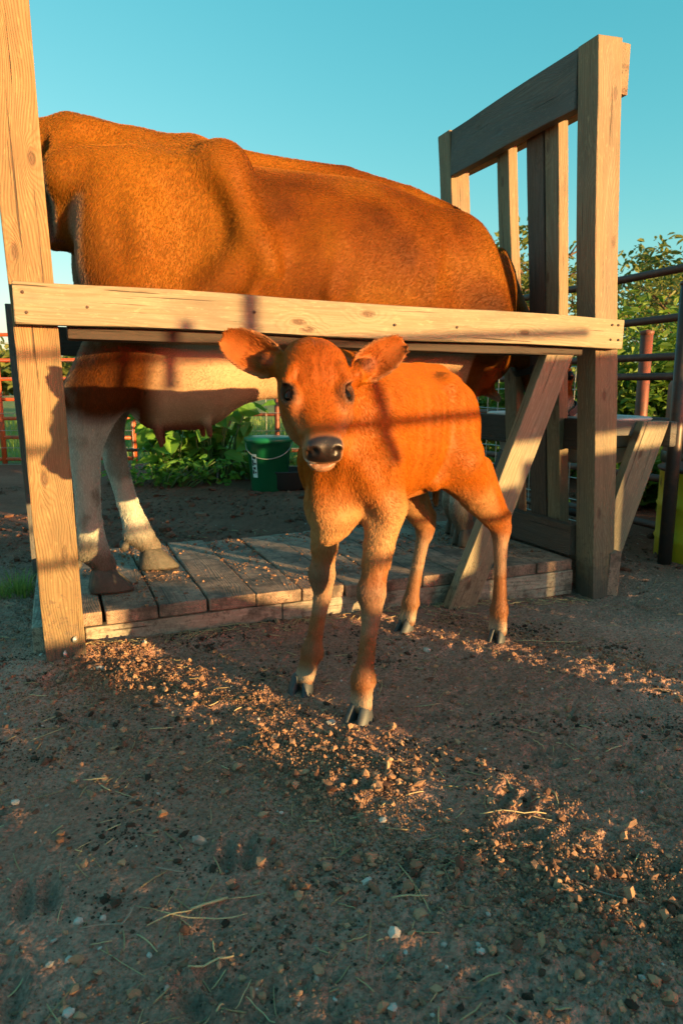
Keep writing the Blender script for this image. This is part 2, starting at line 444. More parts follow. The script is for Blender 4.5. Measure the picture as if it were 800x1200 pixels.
# ================================================================== GROUND
_hr = random.Random(12)
HOOFPRINTS = [(_hr.uniform(-.62, .62) * (yy + .2), yy, _hr.uniform(0, 6.28)) for yy in [_hr.uniform(.5, 1.75) for _ in range(26)]]
def ground_h(x, y):
    x = np.asarray(x, float); y = np.asarray(y, float)
    a = (x - ORG.x) * E1.x + (y - ORG.y) * E1.y; b = (x - ORG.x) * E2.x + (y - ORG.y) * E2.y
    r = np.hypot(x, y - 1.5)
    far = np.clip((r - 4) / 6, 0, 1)
    h = 0.010 * fbm(x * 1.3, y * 1.3, 0, 3, 11) * (1 + far * 2)
    # trodden lumps and hoof pocks
    n1 = fbm(x * 7, y * 7, 0, 4, 21); n2 = fbm(x * 19, y * 19, 0, 4, 31, 0.6)
    rough = np.clip(0.55 + 0.9 * fbm(x * 1.9 + 4, y * 1.9, 0, 2, 51), 0.15, 1.3)
    det = 0.012 * n1 * rough + 0.012 * (1 - 2 * np.abs(n2)) * rough + 0.0065 * fbm(x * 48, y * 48, 0, 3, 61, .6) * np.clip(rough, .4, 1.2)
    h = h + det * (1 - far * .6)
    # heap of loosened clods along the band in front of the stall
    q = x * 0.66 + y * 0.75
    band = np.exp(-((q - 0.90) / 0.13) ** 2) * (1 / (1 + np.exp((-(x + 0.75)) / 0.08)))
    h = h + band * (0.010 + 0.012 * np.maximum(n1, -0.2))
    # cloven hoof prints pressed into the earth
    for px_, py_, an in HOOFPRINTS:
        near = (np.abs(x - px_) < .12) & (np.abs(y - py_) < .12)
        dx = x - px_; dy = y - py_; u = dx * math.cos(an) + dy * math.sin(an); v = -dx * math.sin(an) + dy * math.cos(an)
        for sg in (-1, 1):
            d2 = (u / .036) ** 2 + ((v - sg * .0155) / .0125) ** 2
            h = h - np.where(near, .013 * np.exp(-d2 ** 1.5) - .005 * np.exp(-((np.sqrt(d2) - 1.5) / .35) ** 2), 0)
    # ground falls away by the right-hand post, is banked against the skirting board at the left
    h = h - 0.035 * np.exp(-(((a - 1.78) / 0.35) ** 2 + ((b + 0.02) / 0.30) ** 2))
    h = h + 0.022 * np.exp(-((b - 0.03) / 0.07) ** 2) * (1 / (1 + np.exp((a - 0.75) / 0.1))) * (1 / (1 + np.exp(-(a + .1) / 0.05)))
    inside = (a > -0.06) & (a < 1.7) & (b > 0.1) & (b < 0.9)
    h = np.where(inside, np.minimum(h, 0.0), h)
    # beyond the yard the pasture rolls
    h = h + np.clip((r - 9) / 60, 0, 1) * 1.0 * vnoise(x * 0.02, y * 0.02, 0, 5)
    return h

def axis(lo, hi, f0, f1, step):
    core = np.arange(f0, f1 + step / 2, step)
    def grow(start, end, st):
        out = []; x = start
        while abs(x - start) < abs(end - start):
            st *= 1.16; x = x + (st if end > start else -st); out.append(x)
        return out
    return np.array(grow(f0, lo, step)[::-1] + list(core) + grow(f1, hi, step))

def make_ground():
    xs = axis(-900, 900, -1.30, 1.60, 0.0066); ys = axis(-300, 2500, 0.42, 2.7, 0.0066)
    X, Y = np.meshgrid(xs, ys, indexing='ij')
    Z = ground_h(X, Y)
    V = np.stack([X, Y, Z], -1).reshape(-1, 3)
    nx, ny = len(xs), len(ys)
    I = np.arange(nx * ny).reshape(nx, ny)
    F = np.stack([I[:-1, :-1], I[1:, :-1], I[1:, 1:], I[:-1, 1:]], -1).reshape(-1, 4)
    m = NT('trodden_earth'); g = m.n('ShaderNodeNewGeometry').outputs['Position']
    n1 = m.noise(g, 1.6, 4, 0.6); n2 = m.noise(g, 16, 6, 0.65); n3 = m.noise(g, 130, 4, 0.6)
    c = m.mix(n2, (0.21, 0.102, 0.072), (0.58, 0.305, 0.215))
    c = m.mix(m.ramp(n1, (0.45, 0.0), (0.70, 0.75)), c, (0.64, 0.37, 0.28))
    c = m.mix(m.ramp(n3, (0.40, 0.0), (0.75, 0.75)), c, (0.13, 0.065, 0.046))
    grit = m.n('ShaderNodeTexVoronoi', i_Scale=95.0); m.t.links.new(g, grit.inputs['Vector'])
    sel = m.n('ShaderNodeSeparateColor'); m.t.links.new(grit.outputs['Color'], sel.inputs[0])
    gm = m.math('MULTIPLY', m.ramp(grit.outputs['Distance'], (0.10, 1.0), (0.22, 0.0)), m.ramp(sel.outputs[0], (0.86, 0.0), (0.90, 1.0)))
    c = m.mix(m.math('MULTIPLY', gm, 0.7), c, (0.50, 0.40, 0.32))
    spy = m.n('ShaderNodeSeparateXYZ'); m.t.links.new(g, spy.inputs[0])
    c = m.mix(m.ramp(m.math('MULTIPLY', m.math('ADD', spy.outputs[1], m.math('MULTIPLY', n2, 0.6)), 0.1), (0.27, 0.0), (0.32, 1.0)), c, (0.62, 0.40, 0.34), 'MULTIPLY')   # colour behind the stall darkened and reddened to offset its teal shade
    # pasture beyond the fences
    sp = m.n('ShaderNodeSeparateXYZ'); m.t.links.new(g, sp.inputs[0])
    gf = m.ramp(m.math('MULTIPLY', m.math('ADD', sp.outputs[1], m.math('MULTIPLY', n1, 0.8)), 0.1), (0.66, 0.0), (0.70, 1.0))
    gr = m.mix(m.noise(m.mapping(g, (1, 1, 1)), 0.6, 6, 0.7), (0.10, 0.17, 0.045), (0.30, 0.30, 0.10))
    c = m.mix(gf, c, gr)
    m.set(Base_Color=c, Roughness=0.92, Specular_IOR_Level=0.25)
    hgt = m.math('ADD', n3, m.math('MULTIPLY', n2, 0.8))
    for sc_, wt in ((75, .9), (170, .6)):
        vo = m.n('ShaderNodeTexVoronoi', i_Scale=float(sc_)); m.t.links.new(g, vo.inputs['Vector'])
        hgt = m.math('SUBTRACT', hgt, m.math('MULTIPLY', vo.outputs['Distance'], wt))
    m.bump(hgt, 1.0, 0.008)
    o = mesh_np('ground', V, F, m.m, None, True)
    tag(o, 'bare trodden brown earth of the yard, with green pasture beyond the fences', kind='structure')
    return o
GROUND = make_ground()

# ================================================================== STALL
PZ = 0.105
def build_stall():
    st = empty('cattle_stall', ORG, YAW, label='raw timber cattle stall with plank platform, front rail and slatted head gate, cow standing inside', cat='stall')
    gx = lambda z: 1.712 - 0.0745 * z            # the head gate leans back towards the rump
    # left front post
    timber('post', S(0.002, 0.045, -0.12), S(-0.030, 0.045, 1.78), 0.097, 0.088, E1, M['pine_fresh'], st)
    # head gate posts
    timber('post', S(gx(-.15) + .048, 0.045, -0.15), S(gx(1.742) + .048, 0.045, 1.742), 0.094, 0.088, E1, M['pine'], st)
    timber('post', S(gx(-.1) + .045, 0.885, -0.1), S(gx(1.745) + .045, 0.885, 1.745), 0.090, 0.09, E1, M['pine'], st)
    # rear left post
    timber('post', S(-0.055, 0.88, -0.1), S(-0.075, 0.88, 0.98), 0.085, 0.085, E1, M['grey_wood'], st)
    # front rail, doubled by a board inside the posts
    timber('rail', S(-0.056, -0.0215, 0.891), S(1.726, -0.0215, 0.871), 0.092, 0.040, Vector((0, 0, 1)), M['pine_rail'], st, rough=0.0022)
    timber('rail', S(0.055, 0.045, 0.842), S(1.60, 0.045, 0.826), 0.05, 0.085, Vector((0, 0, 1)), M['dark_wood'], st)
    # rail along the far side
    timber('rail', S(-0.10, 0.945, 0.868), S(1.66, 0.945, 0.85), 0.10, 0.04, Vector((0, 0, 1)), M['dark_wood'], st)
    # top beams of the head gate, one each side of the slats
    timber('beam', S(gx(1.65) + 0.019, 0.093, 1.652), S(gx(1.65) + 0.019, 0.838, 1.652), 0.176, 0.036, Vector((0, 0, 1)), M['grey_wood'], st)
    timber('beam', S(gx(1.66) + 0.118, 0.012, 1.667), S(gx(1.66) + 0.118, 0.945, 1.667), 0.145, 0.040, Vector((0, 0, 1)), M['pine'], st)
    # slats
    def slat(b0, b1, z0, z1, thk, off, mat, name='slat', db=0.0):
        timber(name, S(gx(z0) + off, (b0 + b1) / 2 + db, z0), S(gx(z1) + off, (b0 + b1) / 2, z1), b1 - b0, thk, E2, mat, st)
    slat(0.500, 0.575, 0.19, 1.70, 0.040, 0.060, M['pine'], db=-.03)
    slat(0.300, 0.392, 0.19, 1.70, 0.040, 0.060, M['gate_wood'])
    slat(0.222, 0.292, 0.19, 1.70, 0.042, 0.060, M['pine'])
    timber('sill', S(1.695, 0.095, 0.165), S(1.695, 0.835, 0.165), 0.11, 0.04, Vector((0, 0, 1)), M['gate_wood'], st)
    timber('sill', S(1.80, 0.0, 0.02), S(1.80, 0.9, 0.06), 0.22, 0.05, Vector((0, 0, 1)), M['plank'], st)
    # brace
    timber('brace', S(1.155, 0.022, -0.055), S(1.545, 0.022, 0.875), 0.098, 0.040, E1, M['pine_rail'], st, cut0=-0.10, cut1=0.04)
    # platform planks, one by one
    edges = [-0.052, 0.099, 0.242, 0.380, 0.520, 0.663, 0.802, 0.937, 1.070, 1.196, 1.29, 1.371, 1.513, 1.668]
    for i, (a0, a1) in enumerate(zip(edges, edges[1:])):
        g = 0.0035 + random.random() * 0.003
        fr = 0.089 - 0.032 * (a0 / 1.7) + random.uniform(-0.004, 0.004); bk = 0.862 + random.uniform(-0.02, 0.02)
        dz = random.uniform(-0.0025, 0.0025); tw = random.uniform(-0.0015, 0.0015)
        timber('plank', S((a0 + a1) / 2, fr, PZ - 0.019 + dz), S((a0 + a1) / 2 + random.uniform(-.003, .003), bk, PZ - 0.019 + dz + tw), a1 - a0 - g, 0.038, E1, M['plank'], st, bev=0.005, rough=0.002)
    timber('skirt_board', S(0.05, 0.112, 0.02), S(0.60, 0.100, 0.022), 0.086, 0.036, Vector((0, 0, 1)), M['skirt'], st)
    timber('skirt_board', S(0.603, 0.100, 0.020), S(1.668, 0.076, 0.022), 0.088, 0.036, Vector((0, 0, 1)), M['skirt'], st)
    timber('skirt_board', S(-0.066, 0.10, 0.02), S(-0.066, 0.86, 0.02), 0.12, 0.03, Vector((0, 0, 1)), M['skirt'], st)
    # stub under the gate, joist ends
    bolt = NT('galvanised'); bolt.set(Base_Color=(0.62, 0.60, 0.56), Metallic=0.6, Roughness=0.45); M['galv'] = bolt.m
    nail = NT('rusty_nail'); nail.set(Base_Color=(0.10, 0.06, 0.045), Metallic=0.3, Roughness=0.7); M['nail'] = nail.m
    def disc(name, a, b, z, r, mat, n=12):
        bm = bmesh.new(); lathe(bm, [(0.0001, 0.004), (r * .55, 0.0038), (r * 0.6, 0.002), (r * .95, 0.0015), (r, 0.0)], n)
        o = from_bm(name, bm, mat, st, smooth=True)
        o.location = (a, b, z); o.rotation_euler = (math.pi / 2, 0, random.random())
    disc('bolt', 0.022, -0.0012, 0.068, 0.0085, M['galv']); disc('bolt', -0.004, -0.0012, 0.034, 0.0085, M['galv'])
    for a, z in ((-0.035, 0.912), (-0.03, 0.868), (1.675, 0.898), (1.70, 0.898), (1.672, 0.852), (1.704, 0.852), (0.10, 0.885), (0.5, 0.89), (0.9, 0.872), (1.1, 0.872)):
        disc('nail', a, -0.0425, z, 0.0042, M['nail'], 8)
    # feed shelf beyond the gate: brackets and box boards
    timber('shelf_bracket', S(1.79, 0.045, 0.10), S(1.975, 0.045, 0.585), 0.115, 0.035, E1, M['pine_rail'], st, cut1=0.042)
    timber('shelf_bracket', S(1.80, 0.80, 0.10), S(1.985, 0.80, 0.545), 0.105, 0.035, E1, M['grey_wood'], st, cut1=0.04)
    timber('shelf_board', S(1.745, 0.03, 0.535), S(1.745, 0.90, 0.535), 0.11, 0.03, Vector((0, 0, 1)), M['dark_wood'], st)
    timber('shelf_board', S(1.78, 0.075, 0.560), S(2.04, 0.075, 0.560), 0.05, 0.03, Vector((0, 0, 1)), M['grey_wood'], st)
    timber('shelf_board', S(2.06, 0.03, 0.535), S(2.06, 0.90, 0.535), 0.09, 0.03, Vector((0, 0, 1)), M['grey_wood'], st)
    return st
STALL = build_stall()

# ================================================================== ANIMALS
def coat_mat(name, streak=0.35, rough=0.55, sheen=0.0, bump=.3, spec=.16):
    m = NT(name); co = m.coord()
    a = m.n('ShaderNodeAttribute', attribute_name='coat')
    n1 = m.noise(m.mapping(co, (26, 80, 50), rot=(.5, .7, .3)), 1.0, 5, 0.65, 0.6); n2 = m.noise(m.mapping(co, (140, 420, 300), rot=(.5, .7, .3)), 1.0, 3, 0.6)
    n3 = m.noise(co, 9.0, 4, 0.6)
    c = m.mix(m.math('MULTIPLY', n1, streak * 2), a.outputs['Color'], (0.55, 0.45, 0.38), 'MULTIPLY')
    c = m.mix(m.math('MULTIPLY', n2, streak), c, (0.45, 0.35, 0.30), 'MULTIPLY')
    c = m.mix(m.math('MULTIPLY', m.math('SUBTRACT', n3, 0.3), 0.35), c, (1.25, 1.2, 1.1), 'MULTIPLY')
    w = m.n('ShaderNodeAttribute', attribute_name='wet').outputs['Fac']
    m.set(Base_Color=c, Roughness=m.math('SUBTRACT', rough, m.math('MULTIPLY', w, rough - 0.42)), Specular_IOR_Level=m.math('ADD', spec, m.math('MULTIPLY', w, 0.4)), Sheen_Weight=sheen, Sheen_Roughness=0.5)
    m.bump(m.math('ADD', n1, m.math('MULTIPLY', n2, 0.6)), bump, 0.0018)
    return m.m

def hair_mat(name, val=1.0):
    m = NT(name)
    a = m.n('ShaderNodeAttribute', attribute_name='coat')
    m.set(Base_Color=a.outputs['Color'], Roughness=0.5, Specular_IOR_Level=0.16)
    tr = m.n('ShaderNodeBsdfTranslucent'); m.t.links.new(a.outputs['Color'], tr.inputs[0])
    mx = m.n('ShaderNodeMixShader', i_0=0.25); m.t.links.new(m.b.outputs[0], mx.inputs[1]); m.t.links.new(tr.outputs[0], mx.inputs[2])
    m.t.links.new(mx.outputs[0], m.out.inputs[0]); return m.m

def put_attr(me, name, data, color=True):
    at_ = me.attributes.new(name, 'FLOAT_COLOR' if color else 'FLOAT', 'POINT')
    if color:
        d = np.ones((len(data), 4), np.float32); d[:, :3] = data; at_.data.foreach_set('color', d.ravel())
    else: at_.data.foreach_set('value', np.asarray(data, np.float32))

def vnormals(V, F):
    N = np.zeros_like(V); n = np.cross(V[F[:, 2]] - V[F[:, 0]], V[F[:, 3]] - V[F[:, 1]])
    for k in range(4): np.add.at(N, F[:, k], n)
    return N / (np.linalg.norm(N, axis=1, keepdims=True) + 1e-12)

def fur(V, F, N, colr, lenf, count, flow, rad, mat, parent, seed=1, lift=0.28, name='fur', clump=1.0):
    rg = np.random.default_rng(seed)
    A = np.linalg.norm(np.cross(V[F[:, 2]] - V[F[:, 0]], V[F[:, 3]] - V[F[:, 1]]), axis=1)
    lf = lenf[F].mean(1); A = A * (lf > 0.0012)
    pick = rg.choice(len(F), count, p=A / A.sum())
    u_, v_ = rg.random(count), rg.random(count); w = np.stack([(1 - u_) * (1 - v_), u_ * (1 - v_), u_ * v_, (1 - u_) * v_], 1)
    P = (V[F[pick]] * w[:, :, None]).sum(1); n = (N[F[pick]] * w[:, :, None]).sum(1); n /= np.linalg.norm(n, axis=1, keepdims=True)
    C = (colr[F[pick]] * w[:, :, None]).sum(1); L = (lenf[F[pick]] * w).sum(1) * rg.uniform(0.6, 1.25, count)
    d = flow(P, n); d = d - n * (d * n).sum(1, keepdims=True); d /= np.linalg.norm(d, axis=1, keepdims=True) + 1e-9
    # clumping: neighbours lean together
    P_ = P; P = P @ np.array([[.62, -.54, .57], [.70, .70, -.10], [-.35, .46, .81]])
    s = 55.0
    cl = np.stack([vnoise(P[:, 0] * s, P[:, 1] * s, P[:, 2] * s, 71), vnoise(P[:, 0] * s, P[:, 1] * s, P[:, 2] * s, 72), vnoise(P[:, 0] * s, P[:, 1] * s, P[:, 2] * s, 73)], 1)
    s = 14.0
    cl2 = np.stack([vnoise(P[:, 0] * s, P[:, 1] * s, P[:, 2] * s, 81), vnoise(P[:, 0] * s, P[:, 1] * s, P[:, 2] * s, 82), vnoise(P[:, 0] * s, P[:, 1] * s, P[:, 2] * s, 83)], 1)
    P = P_
    d = d + cl * 0.40 * clump + cl2 * 0.45 * clump + rg.normal(0, 0.13, (count, 3)); d = d - n * (d * n).sum(1, keepdims=True) * 0.9
    d /= np.linalg.norm(d, axis=1, keepdims=True) + 1e-9
    up = lift * rg.uniform(0.6, 1.5, (count, 1))
    p0 = P - n * 0.0006; p1 = p0 + (d * 0.9 + n * up) * (L[:, None] * 0.5); p2 = p1 + (d + n * up * 0.35) * (L[:, None] * 0.5)
    hc = bpy.data.hair_curves.new(name); hc.add_curves([3] * count)
    hc.attributes['position'].data.foreach_set('vector', np.stack([p0, p1, p2], 1).astype(np.float32).ravel())
    ra = hc.attributes.get('radius') or hc.attributes.new('radius', 'FLOAT', 'POINT')
    ra.data.foreach_set('value', np.tile(np.array([rad, rad * 0.8, rad * 0.15], np.float32), count))
    C = C * rg.uniform(0.75, 1.3, (count, 1))
    ca = hc.attributes.new('coat', 'FLOAT_COLOR', 'CURVE'); c4 = np.ones((count, 4), np.float32); c4[:, :3] = C
    ca.data.foreach_set('color', c4.ravel())
    o = bpy.data.objects.new(name, hc); COL.objects.link(o); hc.materials.append(mat); o.parent = parent
    tag(o, kind='stuff'); return o

def relax(V, F, w):
    acc = np.zeros_like(V); cnt = np.zeros(len(V))
    for i in range(4):
        a, b = F[:, i], F[:, (i + 1) % 4]
        np.add.at(acc, a, V[b]); np.add.at(acc, b, V[a]); np.add.at(cnt, a, 1); np.add.at(cnt, b, 1)
    return V + (acc / np.maximum(cnt, 1)[:, None] - V) * w[:, None]

def sstep(a, b, x):
    t = np.clip((x - a) / (b - a), 0, 1); return t * t * (3 - 2 * t)
def cmix(c, k, col):
    return c * (1 - k[:, None]) + np.array(col, float) * k[:, None]

def claw_mesh(L, W, Hh):
    """one horn claw: flat inner face, sloped toe, pointing +X, sole at z=0, lying on the +Y side"""
    bm = bmesh.new(); rings = []
    for z, l0, l1, w in ((0.0, -0.42, 0.58, 1.0), (0.12, -0.44, 0.57, 1.04), (0.55, -0.40, 0.36, 0.94), (1.0, -0.34, 0.12, 0.80), (1.12, -0.25, 0.0, 0.6)):
        r = []
        for k in range(14):
            t = 2 * math.pi * k / 14; cx, sy = math.cos(t), math.sin(t)
            x = (l0 + l1) / 2 * L + (l1 - l0) / 2 * L * (abs(cx) ** 0.8) * (1 if cx > 0 else -1)
            y = W * (0.5 + 0.5 * sy) * w if sy > 0 else W * (0.5 + 0.42 * sy) * w
            y *= 1 - 0.25 * max(0, cx)
            r.append(bm.verts.new((x, y + 0.0015, z * Hh)))
        rings.append(r)
    for a, b in zip(rings, rings[1:]):
        for k in range(14): bm.faces.new((a[k], a[(k + 1) % 14], b[(k + 1) % 14], b[k]))
    bm.faces.new(rings[0][::-1]); bm.faces.new(rings[-1])
    return bm

def hoof(parent, x, y, z, ang, L, W, H, mat, tilt=0.0, splay=0.05):
    for sgn in (1, -1):
        bm = claw_mesh(L, W, H)
        for v in bm.verts: v.co.y += W * .04
        if sgn < 0:
            for v in bm.verts: v.co.y *= -1
            bmesh.ops.reverse_faces(bm, faces=bm.faces[:])
        o = from_bm('hoof', bm, mat, parent, smooth=True)
        o.location = (x, y, z); o.rotation_euler = (0, tilt, ang + sgn * splay)

horn = NT('dark_hoof_horn'); _c = horn.coord()
_n = horn.noise(horn.mapping(_c, (30, 30, 260)), 1.0, 3, 0.5); _n2 = horn.noise(_c, 60, 3, 0.5)
horn.set(Base_Color=horn.mix(_n, (0.018, 0.020, 0.022), (0.065, 0.070, 0.075)), Roughness=0.55); horn.bump(_n, 0.3, 0.001)
M['horn'] = horn.m
horn2 = NT('muddy_hoof_horn'); _c = horn2.coord(); _n = horn2.noise(_c, 55, 6, 0.75)
horn2.set(Base_Color=horn2.mix(_n, (0.010, 0.009, 0.008), (0.150, 0.125, 0.095)), Roughness=0.55); horn2.bump(_n, 1.0, 0.006)
M['horn_muddy'] = horn2.m
eye = NT('dark_wet_eye'); eye.set(Base_Color=(0.006, 0.004, 0.003), Roughness=0.03, Specular_IOR_Level=0.14); M['eye'] = eye.m
M['coat'] = coat_mat('calf_coat'); M['cow_coat'] = coat_mat('cow_coat', .30, .60, bump=.06, spec=.08); M['hair'] = hair_mat('cattle_hair')

# ------------------------------------------------------------------ the calf
def build_calf():
    MX, MY = 0.145, 1.645
    hx, hy = -0.61, -0.79; ln = math.hypot(hx, hy); hx /= ln; hy /= ln
    rz = math.atan2(hy, hx)
    root = empty('calf', (MX, MY, 0), rz, label='young red-brown calf standing on the earth in front of the stall, facing the camera', cat='calf')
    H = np.array([hx, hy, 0]); LF = np.array([-hy, hx, 0])
    def w2l(p):      # world point to calf space
        d = np.array([p[0] - MX, p[1] - MY, p[2]]); return np.array([d @ H, d @ LF, d[2]])
    def dl(v):       # world direction to calf space
        v = np.array(v, float); return np.array([v @ H, v @ LF, v[2]])
    # head frame
    psi = math.radians(11)
    Fw = np.array([math.sin(psi) * 0.66, -math.cos(psi) * 0.66, -0.75]); Fw /= np.linalg.norm(Fw)
    Lw = np.array([math.cos(psi), math.sin(psi), 0.03]); Lw -= Fw * (Lw @ Fw); Lw /= np.linalg.norm(Lw)
    Nw = np.cross(Lw, Fw);  Nw = Nw if Nw[1] < 0 else -Nw
    P0 = w2l((-0.052, 1.285, 0.794))
    Fd, Ld, Nd = dl(Fw), dl(Lw), dl(Nw)
    R = np.array([Fd, Ld, Nd])
    hp = lambda f, l, n: P0 + Fd * f + Ld * l + Nd * n
    f = Field((-0.50, -0.26, -0.005), (0.68, 0.36, 0.87), 0.0036)
    # trunk
    f.loft([(-0.215, 0, .640, .050, .075, .075), (-0.175, 0, .630, .086, .106, .10), (-0.125, 0, .620, .100, .126, .118), (-0.05, 0, .605, .103, .138, .133),
            (0.02, 0, .595, .114, .150, .150), (0.12, 0, .590, .112, .155, .155), (0.21, 0.008, .590, .084, .150, .150), (0.27, 0.014, .585, .060, .115, .13), (0.31, 0.016, .58, .038, .08, .10)], 0.03, 2.25)
    f.cone((0.20, 0, .715), (-0.06, 0, .722), .030, .026, .035); f.cone((-0.06, 0, .722), (-0.155, 0, .730), .026, .026, .03)
    for s in (1, -1):
        f.ell((-0.085, s * .076, .703), (.040, .026, .030), k=.03)            # hooks
        f.ell((-0.198, s * .045, .680), (.026, .022, .026), k=.03)            # pins
        f.ell((-0.125, s * .078, .580), (.092, .046, .122), rot_axes((1,0,.35),(-.35,0,1)), k=.035)           # thigh
        f.ell((0.195, .010 + s * .066, .600), (.070, .038, .130), rot_axes((1, 0, .4), (-.4, 0, 1)), k=.035)    # shoulder blade
        f.ell((0.240, .012 + s * .062, .530), (.052, .036, .058), k=.03)             # point of shoulder
    f.ell((0.275, 0.014, .470), (.066, .050, .085), k=.04)                    # brisket
    f.cone((0.285, 0.005, .45), (0.300, 0.01, .395), .036, .016, .035)
    # neck
    f.cone((0.19, 0.006, .640), tuple(hp(.03, 0, -.095)), .076, .056, .05)
    f.cone((0.25, 0.015, .560), tuple(hp(.08, 0, -.115)), .056, .034, .05)
    f.cone((0.15, 0.0, .700), tuple(hp(-.005, 0, -.065)), .050, .036, .05)
    # left fore leg (nearest), right fore leg
    def foreleg(s, sh, el, kn, fe, ho):
        f.chain([(sh, .054), (el, .042)], .035)
        m1 = tuple(np.array(el) * .45 + np.array(kn) * .55)
        f.chain([(el, .042), (m1, .028), (kn, .0255)], .02)
        f.ell(kn, (.028, .027, .036), k=.010); f.ell((kn[0] + .008, kn[1], kn[2] + .004), (.022, .022, .028), k=.01)
        kb = (kn[0] - .002, kn[1], kn[2] - .045)
        f.chain([(kn, .023), (kb, .019), (tuple(np.array(kb) * .4 + np.array(fe) * .6), .0160), (fe, .0215)], .014)
        f.ell((fe[0], fe[1], fe[2]), (.024, .0245, .027), k=.01)
        f.ell((fe[0] - .018, fe[1], fe[2] - .012), (.012, .016, .012), k=.012)
        for q in (1, -1):
            f.cone((fe[0] + .004, fe[1] + q * .007, fe[2] - .01), (ho[0] - .002, ho[1] + q * .009, .030), .0165, .0150, .008)
    foreleg(1, (.215, .082, .54), (.205, .092, .452), (.262, .098, .278), (.283, .094, .092), (.293, .094, 0))
    foreleg(-1, (.215, -.060, .54), (.195, -.070, .452), (.222, -.068, .278), (.238, -.086, .095), (.262, -.094, 0))
    def hindleg(st_, gk, hk, cm, fe, ho):
        f.chain([(st_, .072), (gk, .039), (hk, .025)], .03)
        f.ell(hk, (.026, .020, .036), k=.012)
        f.cone((hk[0] - .022, hk[1], hk[2] + .035), (gk[0] - .012, gk[1], gk[2] + .075), .010, .030, .03)      # hamstring
        f.cone((hk[0] - .024, hk[1], hk[2] + .030), (hk[0] - .012, hk[1], hk[2] - .03), .012, .013, .015)
        f.chain([(hk, .022), (cm, .0155), (fe, .0205)], .014)
        f.ell(fe, (.023, .0225, .026), k=.01); f.ell((fe[0] - .018, fe[1], fe[2] - .010), (.011, .015, .011), k=.012)
        for q in (1, -1):
            f.cone((fe[0] + .003, fe[1] + q * .008, fe[2] - .008), (ho[0] - .003, ho[1] + q * .011, .030), .016, .0145, .008)
    hindleg((-.112, .086, .520), (-.215, .098, .420), (-.338, .110, .320), (-.330, .118, .20), (-.325, .122, .092), (-.312, .124, 0))
    hindleg((-.105, -.085, .515), (-.170, -.092, .410), (-.275, -.092, .310), (-.262, -.106, .20), (-.245, -.118, .088), (-.228, -.122, 0))
    for s in (1, -1):        # flank fold
        f.cone((-.09, s * .083, .52), (-.02, s * .078, .475), .022, .014, .035)
    f.cone((-.10, 0, .452), (-.02, 0, .442), .016, .010, .02)               # navel
    f.chain([((-.205, -.01, .705), .020), ((-.240, -.02, .665), .013), ((-.245, -.03, .55), .009), ((-.232, -.035, .44), .011), ((-.23, -.035, .39), .006)], .012)
    # head
    f.loft([(-.008, 0, -.055, .046, .036, .042), (.026, 0, -.056, .061, .053, .050), (.065, 0, -.058, .0625, .053, .055), (.105, 0, -.060, .0545, .044, .055),
            (.145, 0, -.060, .0425, .036, .050), (.180, 0, -.058, .0345, .032, .040), (.210, 0, -.056, .0310, .029, .033), (.226, 0, -.056, .028, .024, .027)], .016, 3.1, P0, R)
    f.ell(hp(.045, 0, -.030), (.052, .046, .030), R, .02)
    for s in (1, -1):
        f.ell(hp(.028, s * .018, -.018), (.026, .016, .014), R, .015)
        f.ell(hp(.112, s * .046, -.040), (.034, .017, .024), R, .012)        # orbit
        f.cone(hp(.070, s * .044, -.012), hp(.094, s * .056, -.020), .010, .008, .012)   # brow
        f.cone(hp(.135, s * .046, -.050), hp(.185, s * .034, -.050), .009, .007, .014)   # cheek crest
        f.ell(hp(.105, s * .034, -.088), (.062, .026, .036), R, .025)        # jaw muscle
    f.cone(hp(.105, 0, -.110), hp(.212, 0, -.086), .030, .019, .025)
    f.ell(hp(.218, 0, -.052), (.024, .0315, .025), R, .012)
    f.ell(hp(.207, 0, -.034), (.016, .028, .010), R, .010)                   # nose wrinkle
    for s in (1, -1):
        f.ell(hp(.224, s * .0185, -.040), (.015, .0150, .013), R, .008)
        f.ell(hp(.216, s * .020, -.064), (.019, .0135, .015), R, .010)        # upper lip pads
    f.ell(hp(.222, 0, -.088), (.018, .023, .012), R, .008)                   # chin
    f.ell(hp(.242, 0, -.0775), (.030, .036, .0026), R, .004, 'sub')          # mouth
    EYES = []
    for s in (1, -1):
        f.ell(hp(.2400, s * .0210, -.036), (.0120, .0095, .0095), R, .004, 'sub')
        f.ell(hp(.236, s * .029, -.045), (.009, .005, .007), R, .004, 'sub')
        En = Ld * s * .68 + Nd * .73 + Fd * .04; En /= np.linalg.norm(En)
        Eu = Fd - Ld * s * .42 - Nd * .05; Eu -= En * (Eu @ En); Eu /= np.linalg.norm(Eu)
        RE = np.array([Eu, En, np.cross(Eu, En)]); ce = hp(.113, s * .0545, -.0275)
        f.ell(ce - En * .004, (.024, .010, .018), RE, .008)                  # lids
        f.ell(ce + En * .003, (.0205, .013, .0118), RE, .003, 'sub')
        EYES.append((s, ce, En, Eu, RE))
    # ears
    def ear(base, tipd, openn, Ln, Wd):
        b = w2l(base); e = dl(tipd); e /= np.linalg.norm(e); o = dl(openn); o -= e * (o @ e); o /= np.linalg.norm(o); wv = np.cross(o, e)
        Rm = np.array([e, wv, o]); c = b + e * Ln * .56
        f.cone(tuple(b - e * .02), tuple(b + e * .030), .022, .0165, .012)
        g = Field(f.lo, f.lo + (f.n - 1) * f.h, f.h) if False else None
        # shell: outer leaf with a scooped inside
        sl, P = f.sub(c - .1, c + .1)
        x, y, z = P[0] - c[0], P[1] - c[1], P[2] - c[2]
        u = e[0] * x + e[1] * y + e[2] * z; v = wv[0] * x + wv[1] * y + wv[2] * z; n = o[0] * x + o[1] * y + o[2] * z
        t = np.clip(u / (Ln * .52), -1, 1)
